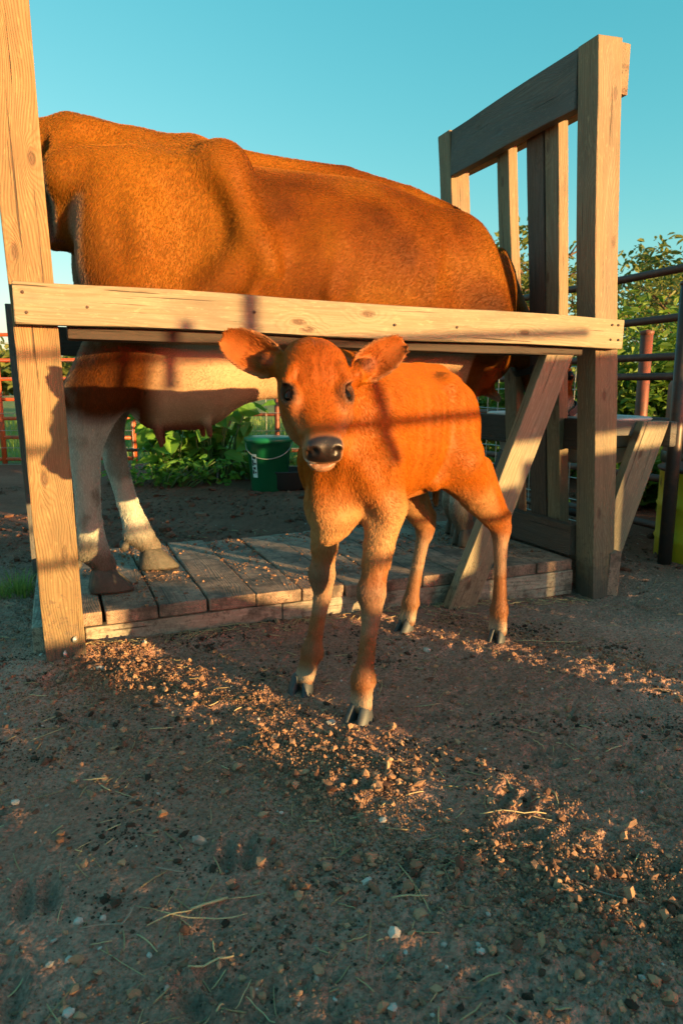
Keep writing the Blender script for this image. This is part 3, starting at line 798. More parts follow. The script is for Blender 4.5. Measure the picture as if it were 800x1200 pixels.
        wdt = Wd * 0.5 * np.sqrt(np.clip(1 - t * t, 0, 1)) ** 0.8 * (1.0 - 0.10 * t) + 1e-4
        q = v / wdt
        sag = 0.020 * (np.clip(1 - q * q, -.5, 1)) * (1 - 0.35 * t) * (Wd / .075)           # cup depth
        dn = np.abs(n + sag) - (0.0040 + 0.002 * np.clip(-t, 0, 1))
        dn = dn * 0.75
        dside = (np.abs(q) - 1) * wdt; dl_ = np.abs(u) - Ln * .52
        d = np.maximum(dn, np.maximum(dside, dl_))
        f.blend(sl, d.astype(np.float32), .010, 'add')
        return b, e, wv, o, Ln, Wd
    earR = ear((-0.108, 1.300, .735), (-.90, .02, .46), (.10, -1, -.12), .122, .078)
    earL = ear((0.022, 1.310, .722), (.80, .06, .52), (-.15, -1, -.10), .110, .070)
    V, F = f.mesh()
    sm = np.zeros(len(V))
    for (b, e, wv, o, Ln, Wd) in (earR, earL):
        D = V - b; u = D @ e; sm = np.maximum(sm, ((u > .03) & (u < Ln * 1.2) & (np.abs(D @ wv) < Wd * .65) & (np.abs(D @ o) < .045)).astype(float))
    for _ in range(5): V = relax(V, F, sm * .6)
    # creases and folds of loose skin on neck and brisket
    N = vnormals(V, F)
    X, Y, Z = V.T
    hF = (V - P0) @ Fd; hL = (V - P0) @ Ld; hN = (V - P0) @ Nd
    inhead = (hN > -.145) & (hF > -.03) & (hF < .29) & (np.abs(hL) < .085)
    neck = sstep(.18, .26, X) * (1 - sstep(.68, .74, Z)) * sstep(.38, .46, Z) * (~inhead)
    V = V + N * (neck * 0.0042 * np.sin((Y * 75 + Z * 14 + 3.2 * vnoise(X * 8, Y * 8, Z * 8, 5)) * 1.5))[:, None]
    rib = sstep(-.14, -.08, X) * (1 - sstep(.08, .14, X)) * sstep(.5, .56, Z) * (1 - sstep(.68, .72, Z))
    V = V + N * (rib * 0.0009 * np.sin(X * 170 + Z * 30 + 2 * vnoise(X * 8, Z * 8, 0, 3)))[:, None]
    wr = inhead * sstep(.0, .02, hF) * (1 - sstep(.10, .13, hF)) * (1 - sstep(.045, .06, np.abs(hL)))
    V = V + N * (wr * 0.0006 * np.sin(np.abs(hL) * 430 + hF * 130 + 5 * vnoise(hF * 30, hL * 30, 0, 8)) * (.5 + vnoise(hF * 18, hL * 18, 1, 18)))[:, None]
    V = V + N * (0.0012 * fbm(X * 30, Y * 30, Z * 30, 2, 9))[:, None]
    # coat colour
    C = np.tile(np.array([0.340, 0.096, 0.004]), (len(V), 1))
    nz = fbm(X * 8, Y * 8, Z * 8, 3, 14)
    C = C * (1 + 0.22 * nz)[:, None]
    C = cmix(C, sstep(-.02, .08, .455 - Z + .02 * nz) * sstep(-.30, -.2, X) * (1 - sstep(.2, .25, X)) * .75, (.48, .29, .13))      # pale belly
    C = cmix(C, (1 - sstep(.10, .16, np.abs(X - .30))) * (1 - sstep(.40, .52, Z)) * sstep(.30, .38, Z) * .8, (.52, .31, .14))
    leg = 1 - sstep(.26, .40, Z + .03 * nz)
    C = cmix(C, leg * .6, (.30, .15, .085))
    pale = leg * sstep(.0, .5, np.sin(Z * 26 + 1.2) * .5 + nz) * .4
    C = cmix(C, pale, (.48, .38, .28))
    C = cmix(C, np.exp(-((Z - .275) / .04) ** 2) * (X > .1) * sstep(-.2, .5, N[:, 0]) * .55, (.17, .075, .045))
    C = cmix(C, np.exp(-((Z - .11) / .03) ** 2) * sstep(-.2, .5, N[:, 0]) * .5, (.25, .11, .06))
    C = cmix(C, (1 - sstep(.045, .075, Z)) * .75, (.46, .36, .27))
    C = cmix(C, (1 - sstep(.030, .042, Z)) * .8, (.20, .09, .05))
    hd = inhead.astype(float)
    C = cmix(C, hd * .65, (.30, .070, .003))
    C = cmix(C, hd * sstep(.02, .05, np.abs(hL)) * sstep(.12, .16, hF) * .4 + hd * (1 - sstep(-.10, -.06, hN)) * .4, (.28, .15, .07))
    C = cmix(C, hd * sstep(.192, .212, hF - .30 * (hN + .045)) * .6, (.36, .21, .115))
    C = cmix(C, hd * sstep(.0, .05, hF) * (1 - sstep(.06, .12, hF)) * (1 - sstep(.02, .05, np.abs(hL))) * .35, (.20, .040, .003))             # pale muzzle ring
    pl = hd * sstep(.216, .223, hF + .30 * (hN + .048) - 3.0 * hL * hL) * (1 - sstep(.0275, .0325, np.abs(hL))) * sstep(-.066, -.060, hN)
    C = cmix(C, pl, (.016, .009, .008))
    mouth = hd * sstep(.215, .23, hF) * np.exp(-((hN + .0775) / .006) ** 2)
    C = cmix(C, mouth * .8, (.25, .13, .10))
    foam = hd * sstep(.20, .215, hF) * sstep(-.1, -.07, hN) * (1 - sstep(-.066, -.060, hN)) * sstep(.005, .02, -hL) * sstep(.0, .2, fbm(X * 160, Y * 160, Z * 160, 2, 4))
    C = cmix(C, foam * .9, (.85, .80, .74))
    nost = hd * (np.sqrt(((hF - .243) / .014) ** 2 + ((np.abs(hL) - .0235) / .010) ** 2 + ((hN + .038) / .0105) ** 2) < 1.05)
    C = cmix(C, nost * .9, (.012, .007, .006))
    for (s, ce, En, Eu, RE) in EYES:
        q = (V - ce) @ RE.T; de = np.sqrt((q[:, 0] / .0285) ** 2 + (q[:, 1] / .018) ** 2 + (q[:, 2] / .0190) ** 2)
        C = cmix(C, hd * (1 - sstep(.80, 1.10, de)) * .9, (.035, .018, .013))
        d2 = np.sqrt(((q[:, 0] - .01) / .034) ** 2 + (q[:, 1] / .03) ** 2 + (q[:, 2] / .022) ** 2)
        C = cmix(C, hd * (1 - sstep(.7, 1.2, d2)) * .25, (.25, .13, .07))
    lenf = np.full(len(V), .0085)
    lenf = np.where(Z < .33, .0065, lenf); lenf = np.where(inhead, .0060, lenf)
    lenf = np.where(hd * sstep(.17, .20, hF) > .5, .003, lenf); lenf = np.where((pl > .3) | (nost > 0), 0.0, lenf); lenf = np.where(Z < .032, 0, lenf)
    for (s, ce, En, Eu, RE) in EYES:
        q = (V - ce) @ RE.T; de = np.sqrt((q[:, 0] / .0225) ** 2 + (q[:, 1] / .016) ** 2 + (q[:, 2] / .0145) ** 2)
        lenf = np.where(inhead & (de < 1), 0, lenf)
    for (b, e, wv, o, Ln, Wd) in (earR, earL):
        D = V - b; u = D @ e; v = D @ wv; n = D @ o
        on = (u > .02) & (u < Ln * 1.1) & (np.abs(v) < Wd * .6) & (np.abs(n) < .04)
        fac = (N @ o)
        inner = on * sstep(.1, .5, fac)
        C = cmix(C, inner * .8, (.34, .10, .02)); edge = on * sstep(.70, .95, np.abs(v) / (Wd * .5 * np.sqrt(np.clip(1 - ((u - Ln * .56) / (Ln * .54)) ** 2, .02, 1))))
        C = cmix(C, edge * .6, (.30, .16, .08))
        C = cmix(C, inner * (1 - sstep(.3, 1, np.sqrt(((u - .035) / .028) ** 2 + (v / .016) ** 2))) * .7, (.14, .05, .03))
        lenf = np.where(on, .0045, lenf); lenf = np.where(inner * (u < Ln * .6) > .5, .010, lenf); lenf = np.where(edge > .5, .006, lenf)
    wet = np.clip(pl + mouth, 0, 1)
    o = mesh_np('body', V, F, M['coat'], root)
    put_attr(o.data, 'coat', C); put_attr(o.data, 'wet', wet, False)
    def flow(P, n):
        d = np.zeros_like(P); d[:, 0] = -1.0; d[:, 2] = -0.55
        lg = (P[:, 2] < .42); d[lg] = (-.15, 0, -1)
        hF_ = (P - P0) @ Fd; hL_ = (P - P0) @ Ld; hN_ = (P - P0) @ Nd
        ih = (hN_ > -.145) & (hF_ > -.03) & (hF_ < .29) & (np.abs(hL_) < .085)
        up = hF_ < .13
        hv = np.where(up[:, None], -Fd * .9 + np.sign(hL_)[:, None] * Ld * (0.4 + 4 * np.abs(hL_))[:, None], -Fd * .7 + np.sign(hL_)[:, None] * Ld * .6)
        d[ih] = hv[ih]
        nk = (~ih) & (P[:, 0] > .24) & (P[:, 2] > .42); d[nk] = (-.35, .25, -1)
        for (b, e, wv, o_, Ln, Wd) in (earR, earL):
            D = P - b; u = D @ e; v = D @ wv; nn = D @ o_
            on = (u > .015) & (u < Ln * 1.1) & (np.abs(v) < Wd * .6) & (np.abs(nn) < .04)
            d[on] = (e * 1.0 + np.sign(v[on])[:, None] * wv * .5)
        return d
    fur(V, F, N, C * 1.12, lenf, FUR_CALF, flow, 0.00026, M['hair'], root, 5, .30, clump=.6)
    # eyes with lashes
    for (s, ce, En, Eu, RE) in EYES:
        bm = bmesh.new(); bmesh.ops.create_uvsphere(bm, u_segments=24, v_segments=16, radius=0.0185)
        e = from_bm('eye', bm, M['eye'], root, smooth=True); e.location = ce - En * .0180
        Ev = np.cross(Eu, En) ; Ev = Ev if Ev @ Nd > 0 else -Ev
        bm = bmesh.new()
        for k in range(30):
            t = -1 + 2 * k / 29.0
            b0 = ce + Eu * t * .0185 + Ev * .0115 * (1 - t * t * .8) + En * .003
            dirv = En * .8 + Ev * .5 + Eu * (.5 * t - .2) + Ld * s * .3; dirv /= np.linalg.norm(dirv)
            l = .011 + .003 * random.random()
            tube(bm, [b0, b0 + dirv * l * .5, b0 + (dirv * .9 - Ev * .35) * l], [.0004, .0003, .0001], 3, False)
        from_bm('eyelashes', bm, M['eye'], root)
    W = math.atan2
    hoof(root, .300, .094, -.003, 0.10, .062, .027, .042, M['horn'])
    hoof(root, .268, -.096, -.003, 0.45, .062, .027, .042, M['horn'])
    hoof(root, -.304, .126, -.003, 0.15, .056, .022, .040, M['horn'])
    hoof(root, -.222, -.124, -.003, -0.25, .056, .022, .040, M['horn'])
    return root

# ------------------------------------------------------------------ the cow
def build_cow():
    root = empty('cow', ORG, YAW, label='big red-brown cow standing on the plank platform behind the front rail, head through the gate', cat='cow')
    f = Field((-0.22, -0.02, 0.10), (2.16, 0.92, 1.50), 0.0095)
    mb = lambda a: .40 + .055 * a / 1.6                     # midline drifts away from the rail
    st = []
    for a, zc, w, hu, hd in ((.05, 1.25, .100, .135, .15), (.16, 1.22, .160, .185, .19), (.30, 1.17, .205, .225, .22), (.45, 1.13, .232, .255, .26), (.60, 1.09, .250, .275, .34), (.78, 1.06, .285, .305, .355),
                          (.98, 1.05, .300, .315, .370), (1.18, 1.03, .285, .305, .365), (1.36, 1.01, .235, .270, .345), (1.50, .99, .180, .215, .30), (1.58, .98, .12, .15, .22)):
        st.append((a, mb(a), zc, w, hu, hd))
    f.loft(st, .05, 2.25)
    # topline
    f.chain([((.14, .405, 1.385), .055), ((.30, .41, 1.392), .045), ((.46, .412, 1.388), .040), ((.70, .415, 1.392), .022), ((.95, .42, 1.388), .024), ((1.20, .44, 1.352), .028), ((1.38, .45, 1.300), .035)], .05)
    f.ell((.135, .41, 1.395), (.075, .055, .040), k=.04)    # tail head
    f.chain([((.10, .41, 1.405), .048), ((.03, .42, 1.385), .040), ((-.012, .43, 1.30), .024), ((-.018, .44, 1.10), .016), ((.005, .44, .85), .013), ((.015, .44, .70), .022), ((.015, .44, .60), .010)], .02)
    for s in (-1, 1):
        m = lambda a: mb(a)
        f.ell((.495, m(.5) + s * .200, 1.295), (.060, .036, .055), k=.07)      # hook
        f.cone((.490, m(.5) + s * .185, 1.325), (.44, m(.5) + s * .05, 1.375), .030, .03, .08)
        f.cone((.50, m(.5) + s * .19, 1.30), (.56, m(.5) + s * .235, 1.12), .028, .02, .08)
        f.ell((.075, m(0) + s * .095, 1.262), (.040, .035, .042), k=.04)        # pin
        f.cone((.075, m(0) + s * .10, 1.26), (.46, m(.5) + s * .19, 1.29), .034, .03, .06)
        f.ell((.29, m(.2) + s * .185, 1.15), (.055, .05, .06), k=.05)           # thurl
        f.ell((.245, m(.2) + s * .150, 1.02), (.150, .085, .25), rot_axes((1, 0, .15), (-.15, 0, 1)), k=.06)   # thigh
        f.cone((.40, m(.4) + s * .20, .93), (.60, m(.6) + s * .235, 1.12), .035, .04, .08)   # flank fold
        f.ell((1.36, m(1.3) + s * .195, 1.03), (.115, .055, .24), rot_axes((1, 0, .35), (-.35, 0, 1)), k=.06)  # shoulder
        f.ell((1.46, m(1.4) + s * .150, .90), (.075, .055, .09), k=.05)
    for y_ in (.305, .505): f.ell((.165, y_, 1.388), (.085, .034, .034), k=.05, mode='sub')
    for s in (-1, 1):        # hollows and ridges of a lean dairy cow
        m = mb
        f.ell((.385, m(.4) + s * .262, 1.165), (.085, .040, .10), rot_axes((1, 0, .3), (-.3, 0, 1)), .07, 'sub')
        f.ell((.655, m(.6) + s * .300, 1.215), (.085, .045, .095), rot_axes((1, 0, .2), (-.2, 0, 1)), .08, 'sub')
        f.cone((.505, m(.5) + s * .215, 1.270), (.600, m(.6) + s * .262, 1.03), .018, .012, .06)
        f.cone((.600, m(.6) + s * .262, 1.03), (.50, m(.5) + s * .245, .88), .014, .014, .05)
        f.ell((.205, m(.2) + s * .262, 1.04), (.013, .030, .15), rot_axes((1, 0, .18), (-.18, 0, 1)), .045, 'sub')
        f.ell((.300, m(.3) + s * .268, .98), (.012, .028, .12), rot_axes((1, 0, -.25), (.25, 0, 1)), .045, 'sub')
        f.cone((1.27, m(1.3) + s * .165, 1.24), (1.43, m(1.4) + s * .215, .95), .020, .022, .05)
        f.ell((1.235, m(1.2) + s * .335, 1.00), (.035, .050, .20), rot_axes((1, 0, .35), (-.35, 0, 1)), .07, 'sub')
        f.ell((1.52, m(1.5) + s * .225, 1.02), (.022, .04, .13), rot_axes((1, 0, .5), (-.5, 0, 1)), .05, 'sub')
        for k in range(5):
            a0 = .80 + k * .085; f.cone((a0 + .02, mb(a0) + s * .262, 1.15), (a0 - .02, mb(a0) + s * .280, .97), .008, .006, .03)
    # near hind leg
    f.chain([((.25, .27, .95), .115), ((.215, .26, .80), .092), ((.125, .275, .67), .076), ((.096, .285, .59), .056)], .04)
    f.cone((.045, .285, .660), (.155, .27, .86), .020, .035, .04); f.ell((.050, .285, .650), (.026, .026, .040), k=.02)
    f.chain([((.094, .285, .60), .056), ((.086, .288, .50), .039), ((.084, .290, .34), .033), ((.088, .290, .245), .040), ((.108, .290, .20), .033), ((.118, .290, .180), .033)], .025)
    f.ell((.062, .290, .225), (.022, .026, .022), k=.02)
    # far hind leg
    f.chain([((.25, .53, .95), .11), ((.26, .53, .80), .085), ((.185, .515, .66), .062), ((.165, .51, .60), .048)], .04)
    f.cone((.125, .51, .665), (.16, .52, .84), .020, .035, .04); f.ell((.13, .51, .64), (.024, .025, .038), k=.02)
    f.chain([((.165, .51, .61), .046), ((.185, .508, .46), .034), ((.215, .507, .32), .032), ((.240, .507, .235), .042), ((.265, .507, .195), .034), ((.280, .507, .175), .033)], .025)
    f.ell((.212, .507, .215), (.020, .024, .020), k=.02)
    # fore legs
    f.chain([((1.36, .33, .90), .085), ((1.36, .355, .76), .070), ((1.39, .375, .58), .048), ((1.395, .385, .48), .050), ((1.40, .39, .36), .032), ((1.405, .39, .24), .040), ((1.43, .39, .17), .036)], .03)
    f.chain([((1.40, .58, .90), .085), ((1.42, .575, .76), .070), ((1.47, .575, .58), .048), ((1.475, .575, .48), .048), ((1.48, .577, .36), .032), ((1.485, .577, .24), .040), ((1.51, .577, .17), .036)], .03)
    # udder, teats, milk vein
    f.ell((.40, .375, .725), (.170, .150, .155), k=.05); f.ell((.30, .33, .70), (.095, .085, .125), k=.05); f.ell((.50, .35, .745), (.14, .10, .085), k=.05)
    f.cone((.55, .36, .72), (.80, .38, .695), .05, .03, .06)
    for a, b, z in ((.285, .29, .605), (.43, .285, .628), (.31, .44, .60), (.44, .44, .62)):
        f.cone((a, b, z), (a + .014, b - .006, z - .070), .018, .0105, .014)
    f.cone((.010, .405, 1.32), (.04, .405, 1.12), .040, .030, .04)
    # brisket and dewlap, neck, head
    f.cone((1.42, .44, .74), (1.56, .45, .80), .075, .055, .06)
    f.cone((1.50, .45, .72), (1.60, .45, .66), .030, .014, .04)
    f.loft([(-.05, 0, 0, .130, .22, .24), (.08, 0, 0, .080, .16, .18), (.18, 0, -.005, .060, .115, .125), (.30, 0, 0, .062, .085, .09)], .05, 2.1, np.array((1.50, .448, 1.00)), rot_axes((.86, 0, -.52), (.52, 0, .86)))
    hb = np.array((1.79, .44, .86)); Fd = np.array((.52, -.04, -.85)); Fd /= np.linalg.norm(Fd); R = rot_axes(Fd, (.85, 0, .52)); Nd = R[2]; Ld = R[1]
    hp = lambda u, l, n: hb + Fd * u + Ld * l + Nd * n
    f.loft([(-.02, 0, -.03, .06, .05, .06), (.05, 0, -.03, .085, .07, .09), (.12, 0, -.03, .090, .07, .10), (.20, 0, -.04, .070, .055, .09), (.30, 0, -.05, .052, .045, .06), (.37, 0, -.05, .056, .045, .045), (.40, 0, -.05, .045, .035, .035)], .03, 2.5, hb, R)
    for s in (-1, 1):
        f.ell(hp(.13, s * .078, -.015), (.035, .022, .025), R, .02)
        f.ell(hp(.39, s * .025, -.035), (.016, .012, .012), R, .006, 'sub')
        c = hp(.04, s * .135, -.045); e = Ld * s * .9 - Fd * -.25 - Nd * .3; e /= np.linalg.norm(e)
        f.ell(c, (.075, .035, .014), rot_axes(e, Nd + Fd * .3), .02)
    V, F = f.mesh(); V = relax(V, F, np.full(len(V), .3)); N = vnormals(V, F)
    X, Y, Z = V.T
    V = V + N * (0.0016 * fbm(X * 9, Y * 9, Z * 9, 3, 44))[:, None]
    rump = (1 - sstep(.5, .6, X)) * sstep(.7, .8, Z)
    nz = 1.25 * fbm(X * 3.2, Y * 3.2, Z * 4.2, 4, 15); nf = fbm(X * 16, Y * 16, Z * 16, 3, 16)
    C = np.tile(np.array([0.160, 0.047, 0.003]), (len(V), 1))
    C = cmix(C, sstep(-.1, .5, nz) * .55, (.29, .115, .010))
    C = cmix(C, sstep(.0, .45, -nz) * .70, (.062, .017, .0025))
    C = cmix(C, (1 - sstep(.3, .7, X)) * sstep(.85, 1.2, Z) * .50, (.33, .140, .014))
    under = sstep(.0, .16, .90 - Z + .05 * nz) * sstep(.24, .32, X) * (X < 1.35)
    C = cmix(C, under * .8, (.60, .43, .27))
    C = cmix(C, under * (X < .48) * sstep(0, .1, .78 - Z) * .2, (.36, .14, .075))
    C = cmix(C, (X > .22) * (X < .55) * (1 - sstep(.575, .61, Z)) * .9, (.24, .055, .035))
    leg = sstep(.0, .08, .68 - Z + .06 * nz) * ((X < .24) | ((X < .34) & (Y > .46)) | (X > 1.3)); C = cmix(C, leg * .9, (.60, .60, .53))
    C = cmix(C, leg * sstep(.0, .30, nf + nz * .8) * .55, (.20, .15, .11))
    C = cmix(C, (1 - sstep(.19, .30, Z + .06 * nf)) * .8, (.10, .068, .045))
    C = cmix(C, (X < .16) * sstep(.65, .9, -N[:, 0]) * sstep(.6, .7, Z) * (1 - sstep(1.22, 1.30, Z)) * .6, (.40, .30, .22))        # rear of the thighs painted paler, as skylight on the shaded side
    C = cmix(C, (X < .02) * (Z < 1.36) * sstep(1.0, 1.3, Z) * .8, (.10, .06, .045)); C = cmix(C, (X < .02) * (Z < .66) * .8, (.06, .04, .03))
    C = cmix(C, (X < .10) * (np.abs(Y - .405) < .05) * (Z < 1.30) * (Z > 1.1) * .8, (.10, .06, .05))
    hu = (V - hb) @ Fd; hh = (X > 1.75)
    C = cmix(C, hh * sstep(.33, .37, hu) * .95, (.03, .02, .018))
    C = cmix(C, hh * sstep(.25, .33, hu) * (1 - sstep(.33, .37, hu)) * .6, (.55, .42, .3))
    wet = hh * sstep(.36, .39, hu) * .8
    o = mesh_np('body', V - N * .0012, F, M['cow_coat'], root); put_attr(o.data, 'coat', C); put_attr(o.data, 'wet', wet, False)
    L = np.full(len(V), .0085); L = np.where(Z < .75, .008, L); L = np.where(under * (X < .6) > .3, .004, L); L = np.where(wet > .3, 0, L); L = np.where((X < .0) & (Z < .68), .05, L)
    def flow(P, n):
        d = np.zeros_like(P); d[:, 0] = -1; d[:, 2] = -.55
        d[(P[:, 0] < .45) & (P[:, 2] > .7)] = (-.35, 0, -1); d[P[:, 2] < .7] = (0, 0, -1); return d
    fur(V, F, N, C * 1.1, L, FUR_COW, flow, 0.00036, M['hair'], root, 9, .30, clump=.4)
    for s in (-1, 1):
        bm = bmesh.new(); bmesh.ops.create_uvsphere(bm, u_segments=16, v_segments=10, radius=0.02)
        e = from_bm('eye', bm, M['eye'], root, smooth=True); e.location = hp(.13, s * .088, -.012)
    for x, y, a_ in ((.128, .290, .02), (.295, .507, .05), (1.445, .39, 0), (1.525, .577, 0)):
        hoof(root, x, y, PZ + .002, a_, .125, .046, .066, M['horn_muddy'], splay=.13)
    for x, y, z in ((.048, .268, .205), (.048, .312, .205), (.200, .486, .20), (.200, .528, .20)):
        bm = bmesh.new(); bmesh.ops.create_icosphere(bm, subdivisions=2, radius=.014)
        for v in bm.verts: v.co.z *= 1.3
        o = from_bm('dewclaw', bm, M['horn_muddy'], root, smooth=True); o.location = (x - .006, y, z - .01); o.rotation_euler = (0, .5, 0)
    # halter: noseband, cheek strap and lead chain
    strap = plain('black_webbing', (0.012, 0.012, 0.013), 0.6)
    def ring(u0, wx, wz, nm):
        bm = bmesh.new(); pts = [hp(u0, wx * math.cos(t), -.05 + wz * math.sin(t)) for t in [k * 2 * math.pi / 28 for k in range(29)]]
        a = []
        for p, t in zip(pts, [k * 2 * math.pi / 28 for k in range(29)]):
            outv = (Ld * math.cos(t) + Nd * math.sin(t)) * .003
            a.append([bm.verts.new(p + outv + Fd * w_) for w_ in (-.013, .013)])
        for p, q in zip(a, a[1:]): bm.faces.new((p[0], p[1], q[1], q[0]))
        oo = from_bm(nm, bm, strap, root); md = oo.modifiers.new('thick', 'SOLIDIFY'); md.thickness = .003
    ring(.27, .068, .064, 'noseband'); ring(.03, .094, .098, 'crown_strap')
    for s in (-1, 1):
        bm = bmesh.new(); tube(bm, [hp(.03, s * .092, -.07), hp(.14, s * .096, -.09), hp(.27, s * .066, -.075)], [.008, .008, .008], 6)
        from_bm('cheek_strap', bm, strap, root, smooth=True)
    ch = plain('chain_steel', (0.55, 0.53, 0.50), 0.3, 1.0)
    p0 = Vector(hp(.27, -.03, -.115)); p1 = Vector((1.80, .30, .60)); n = 11
    bm = bmesh.new(); bmesh.ops.create_uvsphere(bm, u_segments=4, v_segments=3, radius=.001); bm.clear()
    for k in range(12):
        t0 = 2 * math.pi * k / 12
        for j in range(5):
            t1 = 2 * math.pi * j / 5; rr = .0085 + .0022 * math.cos(t1)
            bm.verts.new((rr * math.cos(t0) * 1.5, rr * math.sin(t0), .0022 * math.sin(t1)))
    bm.verts.ensure_lookup_table()
    for k in range(12):
        for j in range(5): bm.faces.new([bm.verts[i] for i in (k * 5 + j, ((k + 1) % 12) * 5 + j, ((k + 1) % 12) * 5 + (j + 1) % 5, k * 5 + (j + 1) % 5)])
    first = from_bm('chain_link', bm, ch, root, smooth=True); first.location = p0
    for k in range(n):
        lk = first if k == 0 else link('chain_link', first.data, None, root)
        t = k / (n - 1); p = p0.lerp(p1, t); p.z -= .05 * math.sin(math.pi * t)
        q = (p1 - p0).to_track_quat('X', 'Z'); lk.location = p; lk.rotation_mode = 'QUATERNION'
        from mathutils import Quaternion
        lk.rotation_quaternion = q @ Quaternion((1, 0, 0), math.pi / 2 * (k % 2))
    return root
FUR_CALF = 260000; FUR_COW = 460000
import time as _t; _t0 = _t.time()
CALF = build_calf(); print('calf', _t.time() - _t0)

COW = build_cow(); print('cow', _t.time() - _t0)

# ================================================================== SURROUNDINGS
M['rust'] = plain('rusty_red_pipe', (0.20, 0.055, 0.03), 0.55, 0.2, col2=(0.10, 0.045, 0.03))
M['orange_pipe'] = plain('orange_painted_pipe', (0.50, 0.085, 0.02), 0.5, 0.0, col2=(0.22, 0.06, 0.03), thr=(.55, .62))
M['brown_pipe'] = plain('brown_painted_pipe', (0.075, 0.026, 0.018), 0.6, 0.0, col2=(0.11, 0.05, 0.035))
M['wire'] = plain('galvanised_wire', (0.42, 0.40, 0.37), 0.45, 0.5)
M['blackpost'] = plain('dark_steel_post', (0.045, 0.038, 0.036), 0.45, 0.4, col2=(0.09, 0.05, 0.035))

def rail_between(name, p0, p1, w, mat, parent, square=True):
    bm = bmesh.new(); p0 = Vector(p0); p1 = Vector(p1); n = max(2, int((p1 - p0).length / .4))
    ph = random.random() * 6
    pts = [p0.lerp(p1, k / n) + Vector((0, 0, .004 * math.sin(ph + k * .9))) for k in range(n + 1)]
    tube(bm, pts, w, 4 if square else 10)
    if square: bmesh.ops.rotate(bm, verts=[], cent=(0, 0, 0))
    o = from_bm(name, bm, mat, parent, smooth=not square)
    if parent: o.parent = parent; o.matrix_parent_inverse = (Matrix.Translation(parent.location) @ parent.rotation_euler.to_matrix().to_4x4()).inverted()
    return o

def wire_grid(name, p0, p1, z0, z1, dx, dz, parent, r=.0022):
    bm = bmesh.new(); p0 = Vector(p0); p1 = Vector(p1); L = (p1 - p0).length; n = int(L / dx)
    for k in range(n + 1):
        p = p0.lerp(p1, k / n); tube(bm, [p + Vector((0, 0, z0)), p + Vector((random.uniform(-.004, .004), 0, (z0 + z1) / 2)), p + Vector((0, 0, z1))], r, 4, False)
    m_ = int((z1 - z0) / dz)
    for k in range(m_ + 1):
        z = z0 + (z1 - z0) * k / m_
        tube(bm, [p0.lerp(p1, j / 12) + Vector((0, 0, z + random.uniform(-.003, .003))) for j in range(13)], r, 4, False)
    o = from_bm(name, bm, M['wire'], parent); o['kind'] = 'stuff'
    if parent: o.matrix_parent_inverse = (Matrix.Translation(parent.location) @ parent.rotation_euler.to_matrix().to_4x4()).inverted()
    return o

def pipe_panel(label, p0, p1, zs, posts, mat, wire=None, group=None, rad=.021, zt=1.25, prad=.024):
    p0 = Vector(p0); p1 = Vector(p1)
    e = empty('pipe_fence', p0, 0, label=label, cat='fence', group=group)
    for z in zs: rail_between('rail', p0 + Vector((0, 0, z)), p1 + Vector((0, 0, z)), rad * .85, mat, e, False)
    for t in posts:
        p = p0.lerp(p1, t); rail_between('post', p + Vector((0, 0, -.05)), p + Vector((0, 0, zt)), prad, mat, e, False)
    if wire: wire_grid('wire_mesh', p0 + Vector((0, -.03, 0)), p1 + Vector((0, -.03, 0)), wire[0], wire[1], wire[2], wire[3], e)
    return e

# right: brown pipe fence running away beside the stall
RF0 = S(2.55, -0.10); RF1 = S(2.55, 3.05)
pipe_panel('brown pipe rail fence running away behind the feed trough on the right', RF0, RF1, (.07, .29, .55, .75, .835, 1.0, 1.21), (.72, 1.0), M['brown_pipe'])
# wire mesh beyond the head gate
e_ = empty('wire_fence', S(2.30, 0.75), 0, label='welded wire mesh panel standing behind the head of the stall', cat='fence')
wire_grid('wire_mesh', S(2.32, 0.75), S(2.32, 2.6), .06, .80, .10, .10, e_, .0024)
rail_between('post', S(2.32, .74, -.05), S(2.32, .74, .88), .018, M['brown_pipe'], e_, False)
rail_between('post', S(2.32, 2.6, -.05), S(2.32, 2.6, .88), .018, M['brown_pipe'], e_, False)
rail_between('rail', S(2.33, .74, .10), S(2.33, 2.6, .10), .018, M['blackpost'], e_, False)
# back: mesh and pipe fence between the yard and the pasture
pipe_panel('low pipe fence with wire mesh behind the green bucket', (-1.75, 5.35, 0), (0.75, 5.35, 0), (.22, .50, .66), (0.0, .5, 1.0), M['rust'], (.1, .78, .16, .13), rad=.016, zt=.82, prad=.02)
# left: orange gate
pipe_panel('bright orange tubular cattle gate closing the yard on the left', (-4.3, 6.35, 0), (-1.92, 6.35, 0), (.05, .25, .42, .60, .78, .95, 1.17), (0, .49, 1.0), M['orange_pipe'], (.0, 1.1, .30, .15), rad=.020, zt=1.17)
# steel post and drums at the right edge
po = empty('steel_post', at(777, 668, z=-.03), 0, label='tall dark round steel post at the right edge in front of the pipe fence', cat='post')
bm = bmesh.new(); tube(bm, [(0, 0, -.1), (0, 0, .5), (.0, 0, 1.12)], .027, 14); from_bm('shaft', bm, M['blackpost'], po, smooth=True)
bm = bmesh.new(); lathe(bm, [(.027, -.006), (.030, -.004), (.030, .006), (.012, .014), (.0001, .015)], 14); from_bm('cap', bm, M['blackpost'], po, smooth=True).location = (0, 0, 1.12)
M['yellow'] = plain('chipped_yellow_paint', (0.60, 0.44, 0.02), 0.45, 0.0, scale=14, col2=(0.09, 0.06, 0.035), thr=(.52, .58))
M['black_rubber'] = plain('black_rubber', (0.022, 0.020, 0.019), 0.7)
dr = empty('yellow_drum', (1.545, 2.80, -.03), 0, label='short yellow metal drum with muddy foot beside the steel post', cat='drum')
